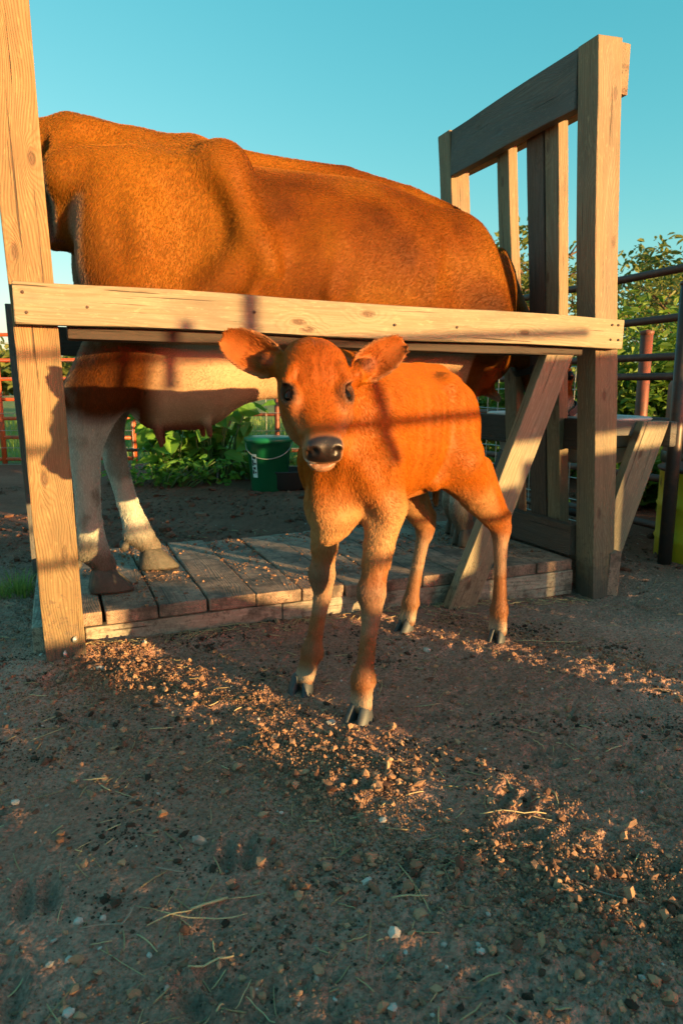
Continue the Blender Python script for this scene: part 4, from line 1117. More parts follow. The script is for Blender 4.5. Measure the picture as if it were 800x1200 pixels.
bm = bmesh.new(); lathe(bm, [(.20, .0), (.212, .01), (.212, .10), (.218, .112), (.212, .124), (.212, .24), (.218, .252), (.212, .264), (.212, .385), (.218, .395), (.206, .398)], 40); o = from_bm('shell', bm, M['yellow'], dr, smooth=True)
bm = bmesh.new(); lathe(bm, [(.216, .392), (.222, .398), (.222, .408), (.205, .412), (.0001, .415)], 40); from_bm('lid', bm, M['brown_pipe'], dr, smooth=True)
tk = empty('rusty_tank', (1.80, 3.22, -.03), 0, label='dark rusty upright tank standing behind the yellow drum', cat='tank')
bm = bmesh.new(); lathe(bm, [(.25, 0), (.26, .02), (.26, .74), (.235, .80), (.12, .84), (.0001, .85)], 40); from_bm('shell', bm, M['rust'], tk, smooth=True)
bm = bmesh.new(); lathe(bm, [(.263, .38), (.268, .385), (.268, .43), (.263, .435)], 40); from_bm('band', bm, M['blackpost'], tk, smooth=True)

# green tub with a white label
M['green_plastic'] = plain('green_plastic', (0.008, 0.13, 0.055), 0.35, 0, .12, 12, .05)
M['white_label'] = plain('white_paper', (0.70, 0.70, 0.66), 0.6)
tb = empty('green_tub', at(316, 574, z=0.0), 0, label='round green plastic tub with white label, on the earth by the back fence', cat='tub')
bm = bmesh.new(); lathe(bm, [(.0001, .0), (.118, .0), (.124, .006), (.150, .33), (.162, .335), (.164, .352), (.160, .356), (.152, .352), (.150, .34), (.122, .015), (.0001, .012)], 40); from_bm('bucket', bm, M['green_plastic'], tb, smooth=True)
bm = bmesh.new(); lathe(bm, [(.1665, .338), (.170, .345), (.168, .366), (.150, .372), (.0001, .374)], 40); from_bm('lid', bm, M['green_plastic'], tb, smooth=True)
def curved_label(z0, z1, a0, a1, off, mat, name, par):
    bm = bmesh.new(); n = 6; g = []
    for k in range(n + 1):
        a = a0 + (a1 - a0) * k / n; col_ = []
        for z in (z0, z1):
            rr = .124 + (.150 - .124) * (z / .33) + off; col_.append(bm.verts.new((rr * math.cos(a), rr * math.sin(a), z)))
        g.append(col_)
    for a, b in zip(g, g[1:]): bm.faces.new((a[0], b[0], b[1], a[1]))
    return from_bm(name, bm, mat, par, smooth=True)
lb = curved_label(.10, .26, math.radians(222), math.radians(240), .0015, M['white_label'], 'label', tb)
for z0, z1, a0, a1 in ((.125, .150, 224, 230), (.155, .172, 226, 236), (.18, .22, 224, 229), (.19, .20, 230, 238), (.228, .245, 226, 238), (.13, .14, 232, 238)):
    q = curved_label(z0, z1, math.radians(a0), math.radians(a1), .0032, M['black_rubber'], 'print', lb)
bm = bmesh.new(); tube(bm, [(.158 * math.cos(t), .158 * math.sin(t) , .33 - .10 * math.sin((t - math.pi) )) for t in [math.pi + k * math.pi / 16 for k in range(17)]], .003, 6); from_bm('handle', bm, M['wire'], tb, smooth=True)
tp = empty('rubber_pan', at(334, 573, z=0.0), 0, label='low black rubber feed pan on the earth beside the green tub', cat='pan')
bm = bmesh.new(); lathe(bm, [(.0001, 0), (.13, 0), (.155, .02), (.165, .12), (.172, .13), (.168, .138), (.155, .13), (.142, .03), (.0001, .02)], 32); from_bm('bowl', bm, M['black_rubber'], tp, smooth=True)
bm = bmesh.new()
tube(bm, [(.168 * math.cos(k * math.pi / 16), .168 * math.sin(k * math.pi / 16), .134) for k in range(33)], .007, 6, False)
from_bm('rim', bm, M['black_rubber'], tp, smooth=True)
# pale tag on the back fence
hg = empty('hanging_tag', at(265, 478, y=5.30), 0, label='small pinkish white plastic tag hung by strings from the back fence', cat='tag')
M['pinkish'] = plain('pinkish_plastic', (0.62, 0.44, 0.40), 0.5, col2=(.7, .62, .58))
bm = bmesh.new(); bmesh.ops.create_cube(bm, size=1)
for v in bm.verts: v.co = Vector((v.co.x * .085, v.co.y * .012, v.co.z * .095))
bmesh.ops.bevel(bm, geom=bm.edges[:], offset=.006, segments=2, affect='EDGES')
o = from_bm('plate', bm, M['pinkish'], hg); o.location = (0, 0, -.09); o.rotation_euler = (.1, .45, 0)
for x in (-.05, .03):
    bm = bmesh.new(); tube(bm, [(x, 0, .0), (x * .3, 0, -.045)], .0025, 5); from_bm('string', bm, M['wire'], hg)

# feed basin on the shelf
M['enamel'] = plain('grey_enamel', (0.42, 0.42, 0.41), 0.35, 0.1)
bs = empty('feed_basin', S(1.915, .46, .555), YAW, label='pale grey feed basin set in the board shelf in front of the head gate', cat='basin')
def oval(bm, prof, sx, sy, seg=36):
    rings = [[bm.verts.new((r * sx * math.copysign(abs(math.cos(t)) ** .6, math.cos(t)), r * sy * math.copysign(abs(math.sin(t)) ** .6, math.sin(t)), z)) for t in [k * 2 * math.pi / seg for k in range(seg)]] for r, z in prof]
    for a, b in zip(rings, rings[1:]):
        for k in range(seg): bm.faces.new((a[k], a[(k + 1) % seg], b[(k + 1) % seg], b[k]))
bm = bmesh.new(); oval(bm, [(.002, -.135), (.70, -.135), (.80, -.12), (.90, .022), (1.0, .028), (1.02, .036), (.99, .042), (.89, .036), (.78, -.11), (.002, -.12)], .15, .40); from_bm('bowl', bm, M['enamel'], bs, smooth=True)
bm = bmesh.new(); oval(bm, [(.002, .0), (.5, .012), (.80, -.02), (.86, -.03)], .15, .40); o = from_bm('feed', bm, plain('ground_feed', (.20, .13, .07), .9, bump=.8, bd=.006), bs, smooth=True); o.location = (0, 0, -.04)

# ------------------------------------------------------------------ foliage
def leaf_mat(name, c1, c2, rough=.5, trans=.35):
    m = NT(name); a = m.n('ShaderNodeAttribute', attribute_name='tint').outputs['Fac']
    c = m.mix(a, c1, c2); m.set(Base_Color=c, Roughness=rough, Specular_IOR_Level=.35)
    tr = m.n('ShaderNodeBsdfTranslucent'); m.t.links.new(m.mix(.5, c, (c2[0] * 1.4, c2[1] * 1.5, c2[2]), 'MIX'), tr.inputs[0])
    mx = m.n('ShaderNodeMixShader', i_0=trans); m.t.links.new(m.b.outputs[0], mx.inputs[1]); m.t.links.new(tr.outputs[0], mx.inputs[2])
    m.t.links.new(mx.outputs[0], m.out.inputs[0]); return m.m
M['leaf_tree'] = leaf_mat('tree_leaf', (0.08, 0.12, 0.030), (0.24, 0.26, 0.07), trans=.45)
M['leaf_bush'] = leaf_mat('bush_leaf', (0.05, 0.12, 0.018), (0.18, 0.28, 0.04))
M['leaf_weed'] = leaf_mat('weed_leaf', (0.07, 0.19, 0.03), (0.22, 0.40, 0.06))
M['grass'] = leaf_mat('grass_blade', (0.09, 0.17, 0.035), (0.26, 0.34, 0.08))
M['bark'] = plain('bark', (0.11, 0.075, 0.05), 0.9, scale=25, bump=.9, bd=.02)
M['stem'] = plain('green_stem', (0.10, 0.15, 0.05), 0.6)

def leaves(name, P, size, mat, parent, aspect=.55, droop=0.0, seed=0, fold=.25, loc=None, tint=None, out=None):
    rg = np.random.default_rng(seed); n = len(P)
    d = rg.normal(0, 1, (n, 3)); d[:, 2] = d[:, 2] * .5 - droop
    if out is not None: d += out
    d /= np.linalg.norm(d, axis=1, keepdims=True)
    u = rg.normal(0, .55, (n, 3)) + np.array([0, 0, 1.0]); w = np.cross(d, u); w /= np.linalg.norm(w, axis=1, keepdims=True); nn = np.cross(w, d)
    L = (size * rg.uniform(.55, 1.3, n))[:, None]; W = L * aspect * .5
    v = [P, P + d * L * .30 + w * W * .85 + nn * W * fold, P + d * L * .68 + w * W * .75 + nn * W * fold, P + d * L - nn * L * .12,
         P + d * L * .68 - w * W * .75 + nn * W * fold, P + d * L * .30 - w * W * .85 + nn * W * fold]
    V = np.stack(v, 1).reshape(-1, 3); b = np.arange(n)[:, None] * 6
    F = np.concatenate([b + np.array([[0, 1, 2, 3]]), b + np.array([[0, 3, 4, 5]])])
    o = mesh_np(name, V, F, mat, parent, False)
    t = rg.random(n) if tint is None else np.clip(tint + rg.normal(0, .18, n), 0, 1)
    put_attr(o.data, 'tint', np.repeat(t, 6), False)
    return o

def tree(loc, h, rad, label, seed, nleaf=5000, lsize=.10, group=None, lean=(0, 0), base=.25, dens=.5, name='tree'):
    rg = np.random.default_rng(seed); rd = random.Random(seed)
    e = empty(name, loc, 0, label=label, cat='tree', group=group)
    bm = bmesh.new(); top = Vector((lean[0], lean[1], h * .8))
    tube(bm, [(0, 0, -.2), (lean[0] * .1, lean[1] * .1, h * .2), (lean[0] * .4, lean[1] * .4, h * .5), tuple(top)], [h * .022, h * .017, h * .011, h * .004], 8)
    tips = []
    for k in range(16):
        z0 = h * (base + (.72 - base) * k / 16); p0 = Vector((lean[0] * z0 / h, lean[1] * z0 / h, z0)); a = k * 2.4 + rd.random(); l = rad * rd.uniform(.65, 1.0) * (1.1 - .5 * k / 16)
        p1 = p0 + Vector((math.cos(a) * l * .5, math.sin(a) * l * .5, l * .35)); p2 = p0 + Vector((math.cos(a) * l, math.sin(a) * l, l * rd.uniform(.5, .9)))
        tube(bm, [p0, p1, p2], [h * .009, h * .005, h * .002], 5); tips += [p1, p2, (p1 + p2) / 2]
        for j in range(3):
            q = p1.lerp(p2, rd.random()) + Vector((rd.uniform(-1, 1), rd.uniform(-1, 1), rd.uniform(-.2, .9))) * l * .35
            tube(bm, [p1.lerp(p2, .4), q], [h * .004, h * .0015], 4); tips.append(q)
    tips.append(top)
    from_bm('trunk', bm, M['bark'], e, smooth=True)
    T = np.array([tuple(t) for t in tips]); pk = rg.integers(0, len(T), nleaf)
    off = rg.normal(0, 1, (nleaf, 3)); off /= np.linalg.norm(off, axis=1, keepdims=True); off *= (rg.random((nleaf, 1)) ** .5) * rad * dens * .55
    off[:, 2] *= .7
    P = T[pk] + off
    P = P[vnoise(P[:, 0] * 3.2, P[:, 1] * 3.2, P[:, 2] * 3.2, seed) > -.22]
    tint = .45 + .35 * vnoise(P[:, 0] * 1.4, P[:, 1] * 1.4, P[:, 2] * 1.4, seed + 1)
    leaves('crown', P, lsize, M['leaf_tree'], e, .5, .25, seed, tint=tint)
    return e

def bush(loc, rx, ry, h, label, seed, nleaf=3000, lsize=.06, mat='leaf_bush', name='bush', group=None, droop=.1, aspect=.6):
    rg = np.random.default_rng(seed); rd = random.Random(seed)
    e = empty(name, loc, 0, label=label, cat=name.replace('_', ' '), group=group)
    bm = bmesh.new(); tips = []
    for k in range(22):
        a = rd.uniform(0, 6.28); rr = rd.random() ** .5
        b0 = Vector((rx * .35 * rr * math.cos(a), ry * .35 * rr * math.sin(a), -.03)); b2 = Vector((rx * rr * math.cos(a), ry * rr * math.sin(a), h * rd.uniform(.55, 1.0)))
        b1 = b0.lerp(b2, .5) + Vector((0, 0, h * .12)); tube(bm, [b0, b1, b2], [.010, .007, .003], 5)
        tips += [b1, b2, b0.lerp(b1, .6), b1.lerp(b2, .5)]
    from_bm('stems', bm, M['stem'], e, smooth=True)
    T = np.array([tuple(t) for t in tips]); pk = rg.integers(0, len(T), nleaf)
    P = T[pk] + rg.normal(0, 1, (nleaf, 3)) * np.array([rx, ry, h * .6]) * .20; P[:, 2] = np.abs(P[:, 2]) * (P[:, 2] > -.2) + .02
    tint = .45 + .4 * vnoise(P[:, 0] * 4, P[:, 1] * 4, P[:, 2] * 4, seed + 1)
    leaves('leaf_mass', P, lsize, M[mat], e, aspect, droop, seed, tint=tint)['kind'] = 'stuff'
    return e

tree((5.0, 10.2, 0), 3.2, 1.3, 'broad leafy tree rising behind the right-hand pipe fence, its crown open against the sky', 31, 3600, .12, dens=.6)
tree((2.55, 9.6, 0), 3.35, 1.0, 'slender tree seen between the head gate posts', 32, 2400, .12, dens=.6)
tree((1.9, 12.6, 0), 3.5, 1.3, 'smaller tree farther off, just behind the slats of the head gate', 33, 1800, .13, dens=.6)
tree((3.9, 8.0, 0), 2.2, 1.2, 'low tree with dense crown behind the fence, right of the near gate post', 34, 3000, .10, dens=.7, base=.12)
po2 = empty('wooden_pole', (1.70, 3.92, 0), 0, label='rusty brown pole standing among the shrubs behind the fence, lit by the sun', cat='pole')
bm = bmesh.new(); tube(bm, [(0, 0, -.1), (0, 0, 1.0)], [.036, .033], 12); from_bm('shaft', bm, M['rust'], po2, smooth=True)
bm = bmesh.new(); lathe(bm, [(.034, -.01), (.038, 0), (.038, .012), (.0001, .02)], 12); from_bm('cap', bm, M['rust'], po2, smooth=True).location = (0, 0, 1.0)
bush((2.35, 4.75, 0), .75, .45, 1.02, 'dense dark green bush against the right pipe fence, just right of the near gate post', 41, 7000, .075)
bush((3.0, 4.35, 0), .6, .4, .75, 'bushy green shrub behind the fence by the steel post', 42, 5000, .07)
bush((1.75, 5.3, 0), .6, .4, .80, 'shrub behind the wire mesh, seen under the feed basin', 43, 4500, .07)
bush((1.85, 4.05, 0), .42, .25, .40, 'low leafy weeds at the foot of the right pipe fence', 44, 2500, .075, 'leaf_weed', 'weed_clump')
bush((2.25, 3.75, 0), .35, .2, .30, 'low pale green weeds between the fence and the steel post', 45, 1800, .07, 'leaf_weed', 'weed_clump')
bush((3.6, 6.2, 0), 1.2, .6, 1.25, 'tall tangled hedge farther behind the right fence', 46, 8000, .09)
bush((.95, 6.4, 0), 1.1, .5, .85, 'bushes at the far end of the yard, seen between the slats', 47, 5000, .08)
bush((-1.25, 5.05, 0), .38, .22, .62, 'broad-leaved weed with large leaves under the cow, by the back fence', 48, 120, .17, 'leaf_weed', 'weed_clump', droop=.5, aspect=.75)
bush((-.95, 5.08, 0), .30, .2, .72, 'taller broad-leaved weed just left of the hanging tag', 49, 105, .17, 'leaf_weed', 'weed_clump', droop=.5, aspect=.75)
bush((-1.30, 4.85, 0), .60, .15, .20, 'low yellow-green weeds along the back edge of the yard', 50, 260, .07, 'leaf_weed', 'weed_clump')
bush((-.62, 5.2, 0), .35, .12, .22, 'thin grass and weeds left of the green tub', 51, 350, .08, 'leaf_weed', 'weed_clump', aspect=.3)

def grass_tuft(loc, rad, h, n, label, seed, curl=.5):
    rg = np.random.default_rng(seed); e = empty('grass_tuft', loc, 0, label=label, cat='grass tuft')
    V = []; F = []; T = []
    for k in range(n):
        a = rg.uniform(0, 6.28); r0 = rad * .5 * rg.random(); b = np.array([r0 * math.cos(a), r0 * math.sin(a), -.005]); d = np.array([math.cos(a), math.sin(a), 0]) * rg.uniform(.2, 1) + rg.normal(0, .2, 3) * np.array([1, 1, 0])
        hh = h * rg.uniform(.5, 1.1); w = np.array([-d[1], d[0], 0]); w = w / (np.linalg.norm(w) + 1e-6) * rg.uniform(.0015, .003); i = len(V); t = rg.random()
        for s_ in (0, .35, .7, 1):
            c = b + d * hh * curl * s_ ** 1.8 + np.array([0, 0, hh * (s_ - .35 * s_ ** 3 * curl)]); V += [c - w * (1 - s_ * .9), c + w * (1 - s_ * .9)]; T += [t, t]
        for j in range(3): F.append((i + j * 2, i + j * 2 + 1, i + j * 2 + 3, i + j * 2 + 2))
    o = mesh_np('blades', V, F, M['grass'], e, False); put_attr(o.data, 'tint', T, False); o['kind'] = 'stuff'; return e
p = at(22, 700, z=0); grass_tuft((p.x, p.y, .0), .12, .11, 170, 'small tuft of green grass left of the left front post', 61, .7)
p = at(2, 705, z=0); grass_tuft((p.x, p.y, .0), .08, .08, 80, 'smaller grass tuft cut by the left edge of the picture', 62, .8)

# pasture grass beyond the fence, distant wood
def grass_field():
    rg = np.random.default_rng(77); n = 26000
    x = rg.uniform(-6.5, 6.0, n); y = 5.6 + rg.random(n) ** 1.7 * 9; x = x * (y / 5.6) ** .5
    keep = ~((x > -6) & (x < -1.6) & (y < 6.5)); x = x[keep]; y = y[keep]; n = len(x)
    z = ground_h(x, y); a = rg.uniform(0, 6.28, n); h = rg.uniform(.07, .20, n) * (1 + .5 * vnoise(x, y, 0, 3)); w = .007
    dx, dy = np.cos(a), np.sin(a); P = np.stack([x, y, z - .01], 1)
    W = np.stack([-dy * w, dx * w, 0 * x], 1); T = P + np.stack([dx * h * .4, dy * h * .4, h], 1); Mx = P + np.stack([dx * h * .12, dy * h * .12, h * .55], 1)
    V = np.stack([P - W, P + W, Mx + W * .7, Mx - W * .7, T], 1).reshape(-1, 3)
    b = np.arange(n)[:, None] * 5
    F = np.concatenate([b + np.array([[0, 1, 2, 3]]), b + np.array([[3, 2, 4, 4]])])
    me_F = np.concatenate([b + np.array([[0, 1, 2]]), b + np.array([[0, 2, 3]]), b + np.array([[3, 2, 4]])])
    o = mesh_np('pasture_grass', V, me_F, M['grass'], None, False)
    put_attr(o.data, 'tint', np.repeat(np.clip(.5 + .4 * vnoise(x, y, 0, 6) + rg.normal(0, .15, n), 0, 1), 5), False)
    tag(o, 'long green pasture grass growing beyond the back fence', 'grass', kind='stuff')
grass_field()
def far_wood():
    rg = np.random.default_rng(5); P = []
    for k in range(420):
        x = rg.uniform(-150, 170); y = 120 + rg.normal(0, 6); h = rg.uniform(3.5, 7.0) + 1.2 * math.sin(x * .07); r_ = rg.uniform(2.0, 3.6)
        m_ = 90; o_ = rg.normal(0, 1, (m_, 3)); o_ /= np.linalg.norm(o_, axis=1, keepdims=True)
        P.append(np.array([x, y, h * .55]) + o_ * np.array([r_, r_, h * .5]))
    P = np.concatenate(P); o = leaves('distant_wood', P, 1.5, M['leaf_tree'], None, .8, 0, 5)
    tag(o, 'low dark line of woodland at the far edge of the pasture', 'woodland', kind='stuff')
far_wood()

# ------------------------------------------------------------------ unseen shade casters behind the photographer: added boards and a pipe gate
PD = SUN_D; PQ = Vector((0.574, 0.819, 0)).normalized()
def Q(q, z=0.0, D=3.0): return PD * D + PQ * q + Vector((0, 0, z))
def board_poly(name, pts, D, mat, parent, th=.028):
    bm = bmesh.new(); a = [bm.verts.new(Q(q, z, D)) for q, z in pts]; b = [bm.verts.new(Q(q, z, D + th)) for q, z in pts]
    bm.faces.new(a); bm.faces.new(b[::-1])
    for i in range(len(a)): bm.faces.new((a[i], b[i], b[(i + 1) % len(a)], a[(i + 1) % len(a)]))
    bmesh.ops.recalc_face_normals(bm, faces=bm.faces[:])
    o = from_bm(name, bm, mat, parent); o.matrix_parent_inverse = Matrix.Translation(parent.location).inverted(); return o
bf = empty('shade_boards', Q(0, 0, 3.0), 0, label='unseen boards with a slanting gap, added behind the photographer to shade the yard', cat='fence')  # added shade caster, outlines cut to let the sunlit strips through
def jag(q, s_): return .018 * math.sin(q * 23 + s_) + .012 * math.sin(q * 57 + s_ * 2)
q_ = -3.4
while q_ < .84:          # uprights left of the gap
    w = .14; top = (.74 if q_ < .72 else .50) + jag(q_, 1)
    if q_ + w > .84: board_poly('board', [(q_, -.1), (.70, -.1), (.74, .25), (.86, .39), (.96, .47), (1.0, .50), (q_, .50)], 3.0, M['grey_wood'], bf)
    else: board_poly('board', [(q_, -.1), (q_ + w - .006, -.1), (q_ + w - .006, top), (q_, top + .01)], 3.0, M['grey_wood'], bf)
    q_ += w
board_poly('board', [(.98, -.1), (1.62, -.1), (1.60, .44), (1.42, .50), (1.28, .58), (1.10, .61), (1.09, .50), (1.19, .41), (1.06, .30)], 3.0, M['grey_wood'], bf)
board_poly('board', [(1.68, -.1), (2.10, -.1), (2.10, .76), (1.98, .74), (1.96, .50), (1.87, .47), (1.86, .66), (1.74, .62), (1.74, .36)], 3.0, M['grey_wood'], bf)
for q0 in (2.105, 2.30, 2.50, 2.70):
    board_poly('board', [(q0, -.1), (q0 + .19, -.1), (q0 + .19, .835), (q0, .83)], 3.0, M['grey_wood'], bf)
board_poly('board', [(2.07, .895), (2.60, .90), (2.60, 1.17), (2.07, 1.15)], 3.0, M['grey_wood'], bf)
board_poly('board', [(2.60, .90), (3.2, .88), (3.2, .98), (2.60, 1.17)], 3.0, M['grey_wood'], bf)
for q0 in np.arange(2.89, 6.0, .19): board_poly('board', [(q0, -.1), (q0 + .184, -.1), (q0 + .184, .80), (q0, .80)], 3.0, M['grey_wood'], bf)
pg = empty('pipe_gate', Q(.8, 0, 2.4), 0, label='open pipe gate behind the photographer, out of view, with stubs added for their shadows', cat='gate')
for z in (.648, .933, 1.153): rail_between('rail', Q(.86, z, 2.4), Q(2.25, z + .01, 2.4), .011, M['brown_pipe'], pg, False)
rail_between('post', Q(1.18, .843, 2.4), Q(1.18, 1.223, 2.4), .016, M['brown_pipe'], pg, False)  # stub added to cast the upright shade stripe on the calf
rail_between('post', Q(1.32, 1.073, 2.4), Q(1.32, 1.303, 2.4), .019, M['brown_pipe'], pg, False)  # short stub added, length set by the shade stripe on the front rail
print('surroundings', _t.time() - _t0)

# ================================================================== LITTER ON THE GROUND
def ico(sub):
    bm = bmesh.new(); bmesh.ops.create_icosphere(bm, subdivisions=sub, radius=1); V = np.array([tuple(v.co) for v in bm.verts]); F = np.array([[v.index for v in f.verts] for f in bm.faces]); bm.free(); return V, F
ICO = {1: ico(1), 2: ico(2)}
def lumps(name, P, size, mat, sub=1, seed=0, flat=(.5, .85), sink=.3, jag_=.3, smooth=False, attr=None, parent=None):
    rg = np.random.default_rng(seed); V0, F0 = ICO[sub]; n = len(P); k = len(V0)
    sc = size[:, None] * np.stack([rg.uniform(.75, 1.3, n), rg.uniform(.6, 1.1, n), rg.uniform(*flat, n)], 1)
    a = rg.uniform(0, 6.28, n); ca, sa = np.cos(a), np.sin(a)
    W = V0[None] * (1 + rg.normal(0, jag_ * .5, (n, k, 1))) * sc[:, None, :]
    tl = rg.normal(0, .25, (n, 1)); x, y, z = W[..., 0], W[..., 1], W[..., 2]; z = z + tl * x
    Vx = x * ca[:, None] - y * sa[:, None]; Vy = x * sa[:, None] + y * ca[:, None]
    V = np.stack([Vx, Vy, z + sc[:, 2:3] * (1 - 2 * sink)], -1) + P[:, None, :]
    F = (F0[None] + (np.arange(n) * k)[:, None, None]).reshape(-1, 3)
    o = mesh_np(name, V.reshape(-1, 3), F, mat, parent, smooth)
    put_attr(o.data, 'tint', np.repeat(rg.random(n) if attr is None else attr, k), False)
    return o
def litter_mat(name, c1, c2, rough=.9, c3=None):
    m = NT(name); a = m.n('ShaderNodeAttribute', attribute_name='tint').outputs['Fac']; g = m.coord()
    n = m.noise(g, 160, 3, .6); c = m.mix(a, c1, c2); c = m.mix(m.math('MULTIPLY', n, .6), c, tuple(x * .5 for x in c1))
    m.set(Base_Color=c, Roughness=rough, Specular_IOR_Level=.25); m.bump(n, .5, .002); return m.m
M['clod'] = litter_mat('earth_clod', (0.13, 0.060, 0.040), (0.60, 0.33, 0.19))
M['dung'] = litter_mat('dry_dung', (0.030, 0.020, 0.014), (0.10, 0.062, 0.040))
M['mud'] = litter_mat('dark_clod', (0.11, 0.045, 0.028), (0.32, 0.15, 0.10))
M['pebble'] = litter_mat('pebble', (0.26, 0.22, 0.18), (0.62, 0.56, 0.50), .75)
M['straw'] = litter_mat('straw', (0.34, 0.24, 0.12), (0.70, 0.55, 0.30), .6)
M['twig'] = litter_mat('weathered_stalk', (0.20, 0.14, 0.10), (0.42, 0.34, 0.26), .8)
def seen(n, rg, y0=.42, y1=3.2, bias=1.0):
    y = y0 + (y1 - y0) * rg.random(n) ** bias; x = rg.uniform(-.62, .62, n) * (y + .25); return x, y
def on_ground(x, y): 
    b = (x - ORG.x) * E2.x + (y - ORG.y) * E2.y; a = (x - ORG.x) * E1.x + (y - ORG.y) * E1.y
    return ~((a > -.07) & (a < 1.72) & (b > .07) & (b < .90))
rg = np.random.default_rng(101)
x, y = seen(85000, rg, .42, 2.9, 1.45); dn = fbm(x * 2.3, y * 2.3, 0, 3, 55); k = on_ground(x, y) & (rg.random(len(x)) < np.clip(.55 + 1.3 * dn, .12, 1)); x, y = x[k], y[k]
P = np.stack([x, y, ground_h(x, y)], 1); tag(lumps('earth_crumbs', P, np.minimum(.0010 * (1 + rg.pareto(2.5, len(P))), .008), M['clod'], 1, 1, (.5, .9), .3, .5), 'dark crumbs of dry earth scattered over the yard', 'earth', kind='stuff')
# loosened heap along the sunlit strip
NB = 30000; t = rg.random(NB); bx = -.66 + 1.25 * t; by = 1.66 - 1.02 * t; off = rg.normal(0, .085, NB); x = bx + off * .66 + rg.normal(0, .02, NB); y = by + off * .75 + rg.normal(0, .02, NB)
dn = fbm(x * 9, y * 9, 0, 3, 57); k = on_ground(x, y) & (dn > -.02 + .12 * rg.normal(0, 1, NB)); x, y, = x[k], y[k]
P = np.stack([x, y, ground_h(x, y) + rg.random(len(x)) ** 4 * .008], 1); sz = np.minimum(.0011 * (1 + rg.pareto(2.6, len(P))), .0085) * (1 + 0 * (rg.random(len(P)) > .95))
tag(lumps('loose_clods', P, sz, M['clod'], 1, 2, (.5, 1.0), .25, .55), 'loose crumbly clods heaped along the sunlit strip of earth', 'earth', kind='stuff')
NB = 46000; t = rg.random(NB); off = rg.normal(0, .10, NB); x = -.68 + 1.30 * t + off * .66 + rg.normal(0, .02, NB); y = 1.68 - 1.06 * t + off * .75 + rg.normal(0, .02, NB)
k = on_ground(x, y) & (fbm(x * 6, y * 6, 0, 4, 91) > -.12 + .1 * rg.normal(0, 1, NB)); x, y = x[k], y[k]; P = np.stack([x, y, ground_h(x, y)], 1)
tag(lumps('fine_crumbs', P, rg.uniform(.0007, .0019, len(P)), M['clod'], 1, 92, (.6, 1.1), .2, .5), 'fine powdery crumbs of dry earth in the long sunlit strip', 'earth', kind='stuff')
x = rg.uniform(.30, 1.15, 1500); y = 2.02 - (x - .30) * .85 + rg.normal(0, .05, 1500); k = on_ground(x, y); x, y = x[k], y[k]
P = np.stack([x, y, ground_h(x, y)], 1); tag(lumps('loose_clods', P, rg.uniform(.0018, .0048, len(P)), M['clod'], 1, 3), 'thin line of earth clods in the narrow sunlit streak at the right', 'earth', kind='stuff')
# crumbs and chaff trodden onto the platform
a = rg.uniform(-.02, 1.64, 16000); b = rg.uniform(.08, .84, 16000); dn = fbm(a * 4, b * 4, 0, 3, 58) + .25 * np.exp(-((a - .60) / .45) ** 2 - ((b - .40) / .25) ** 2) * 2 - .30 * (b < .16); k = dn > -.02; a, b = a[k], b[k]
w = np.array([[ORG.x + E1.x * i + E2.x * j, ORG.y + E1.y * i + E2.y * j, PZ] for i, j in zip(a, b)])
tag(lumps('trodden_dirt', w, np.minimum(.0010 * (1 + rg.pareto(2.4, len(w))), .007), M['clod'], 1, 4, (.4, .8), .3, .5), 'trodden dirt and crumbs lying on the platform planks', 'dirt', kind='stuff')
x, y = seen(380, rg, .45, 3.6, 1.2); k = on_ground(x, y); x, y = x[k], y[k]; P = np.stack([x, y, ground_h(x, y)], 1)
tag(lumps('small_gravel', P, rg.uniform(.0015, .0048, len(P)), M['pebble'], 1, 5, (.5, .8), .2, .15), 'small pale gravel scattered over the earth', 'gravel', kind='stuff')
# lumpy earth beyond the stall
x = rg.uniform(-2.6, 1.6, 9000); y = rg.uniform(2.6, 5.2, 9000); k = on_ground(x, y) & (fbm(x * 2, y * 2, 0, 3, 59) > -.15); x, y = x[k], y[k]; P = np.stack([x, y, ground_h(x, y)], 1)
tag(lumps('churned_earth', P, np.minimum(.004 * (1 + rg.pareto(2.2, len(P))), .03), M['mud'], 1, 6, (.35, .8), .3, .5), 'churned lumpy earth behind the stall', 'earth', kind='stuff')

cx = rg.uniform(-1, 1, 60) * .9; cy = rg.uniform(.55, 2.0, 60); ii = rg.integers(0, 60, 5200); x = cx[ii] + rg.normal(0, .045, 5200); y = cy[ii] + rg.normal(0, .03, 5200); k = on_ground(x, y); x, y = x[k], y[k]; P = np.stack([x, y, ground_h(x, y)], 1)
tag(lumps('dung_crumbs', P, np.minimum(.0014 * (1 + rg.pareto(2.6, len(P))), .008), M['dung'], 1, 7, (.4, .8), .3, .5), 'dark broken crumbs of dry dung in loose patches on the earth', 'dung', kind='stuff')
def stalk(bm, p, ang, L, w, curve, flat=True, lift=.004):
    n = 6; pts = []; zc = float(ground_h(p[0], p[1])) if p[2] < .08 else p[2]
    for k in range(n + 1):
        t = k / n - .5; x = p[0] + math.cos(ang) * t * L - math.sin(ang) * curve * L * (t * t * 4 - 1) * .25; y = p[1] + math.sin(ang) * t * L + math.cos(ang) * curve * L * (t * t * 4 - 1) * .25
        z = p[2] if p[2] > .08 else float(ground_h(x, y)); pts.append(Vector((x, y, z * .5 + zc * .5 + lift)))
    tube(bm, pts, [w * .8] + [w] * (n - 1) + [w * .6], 5, True); return n
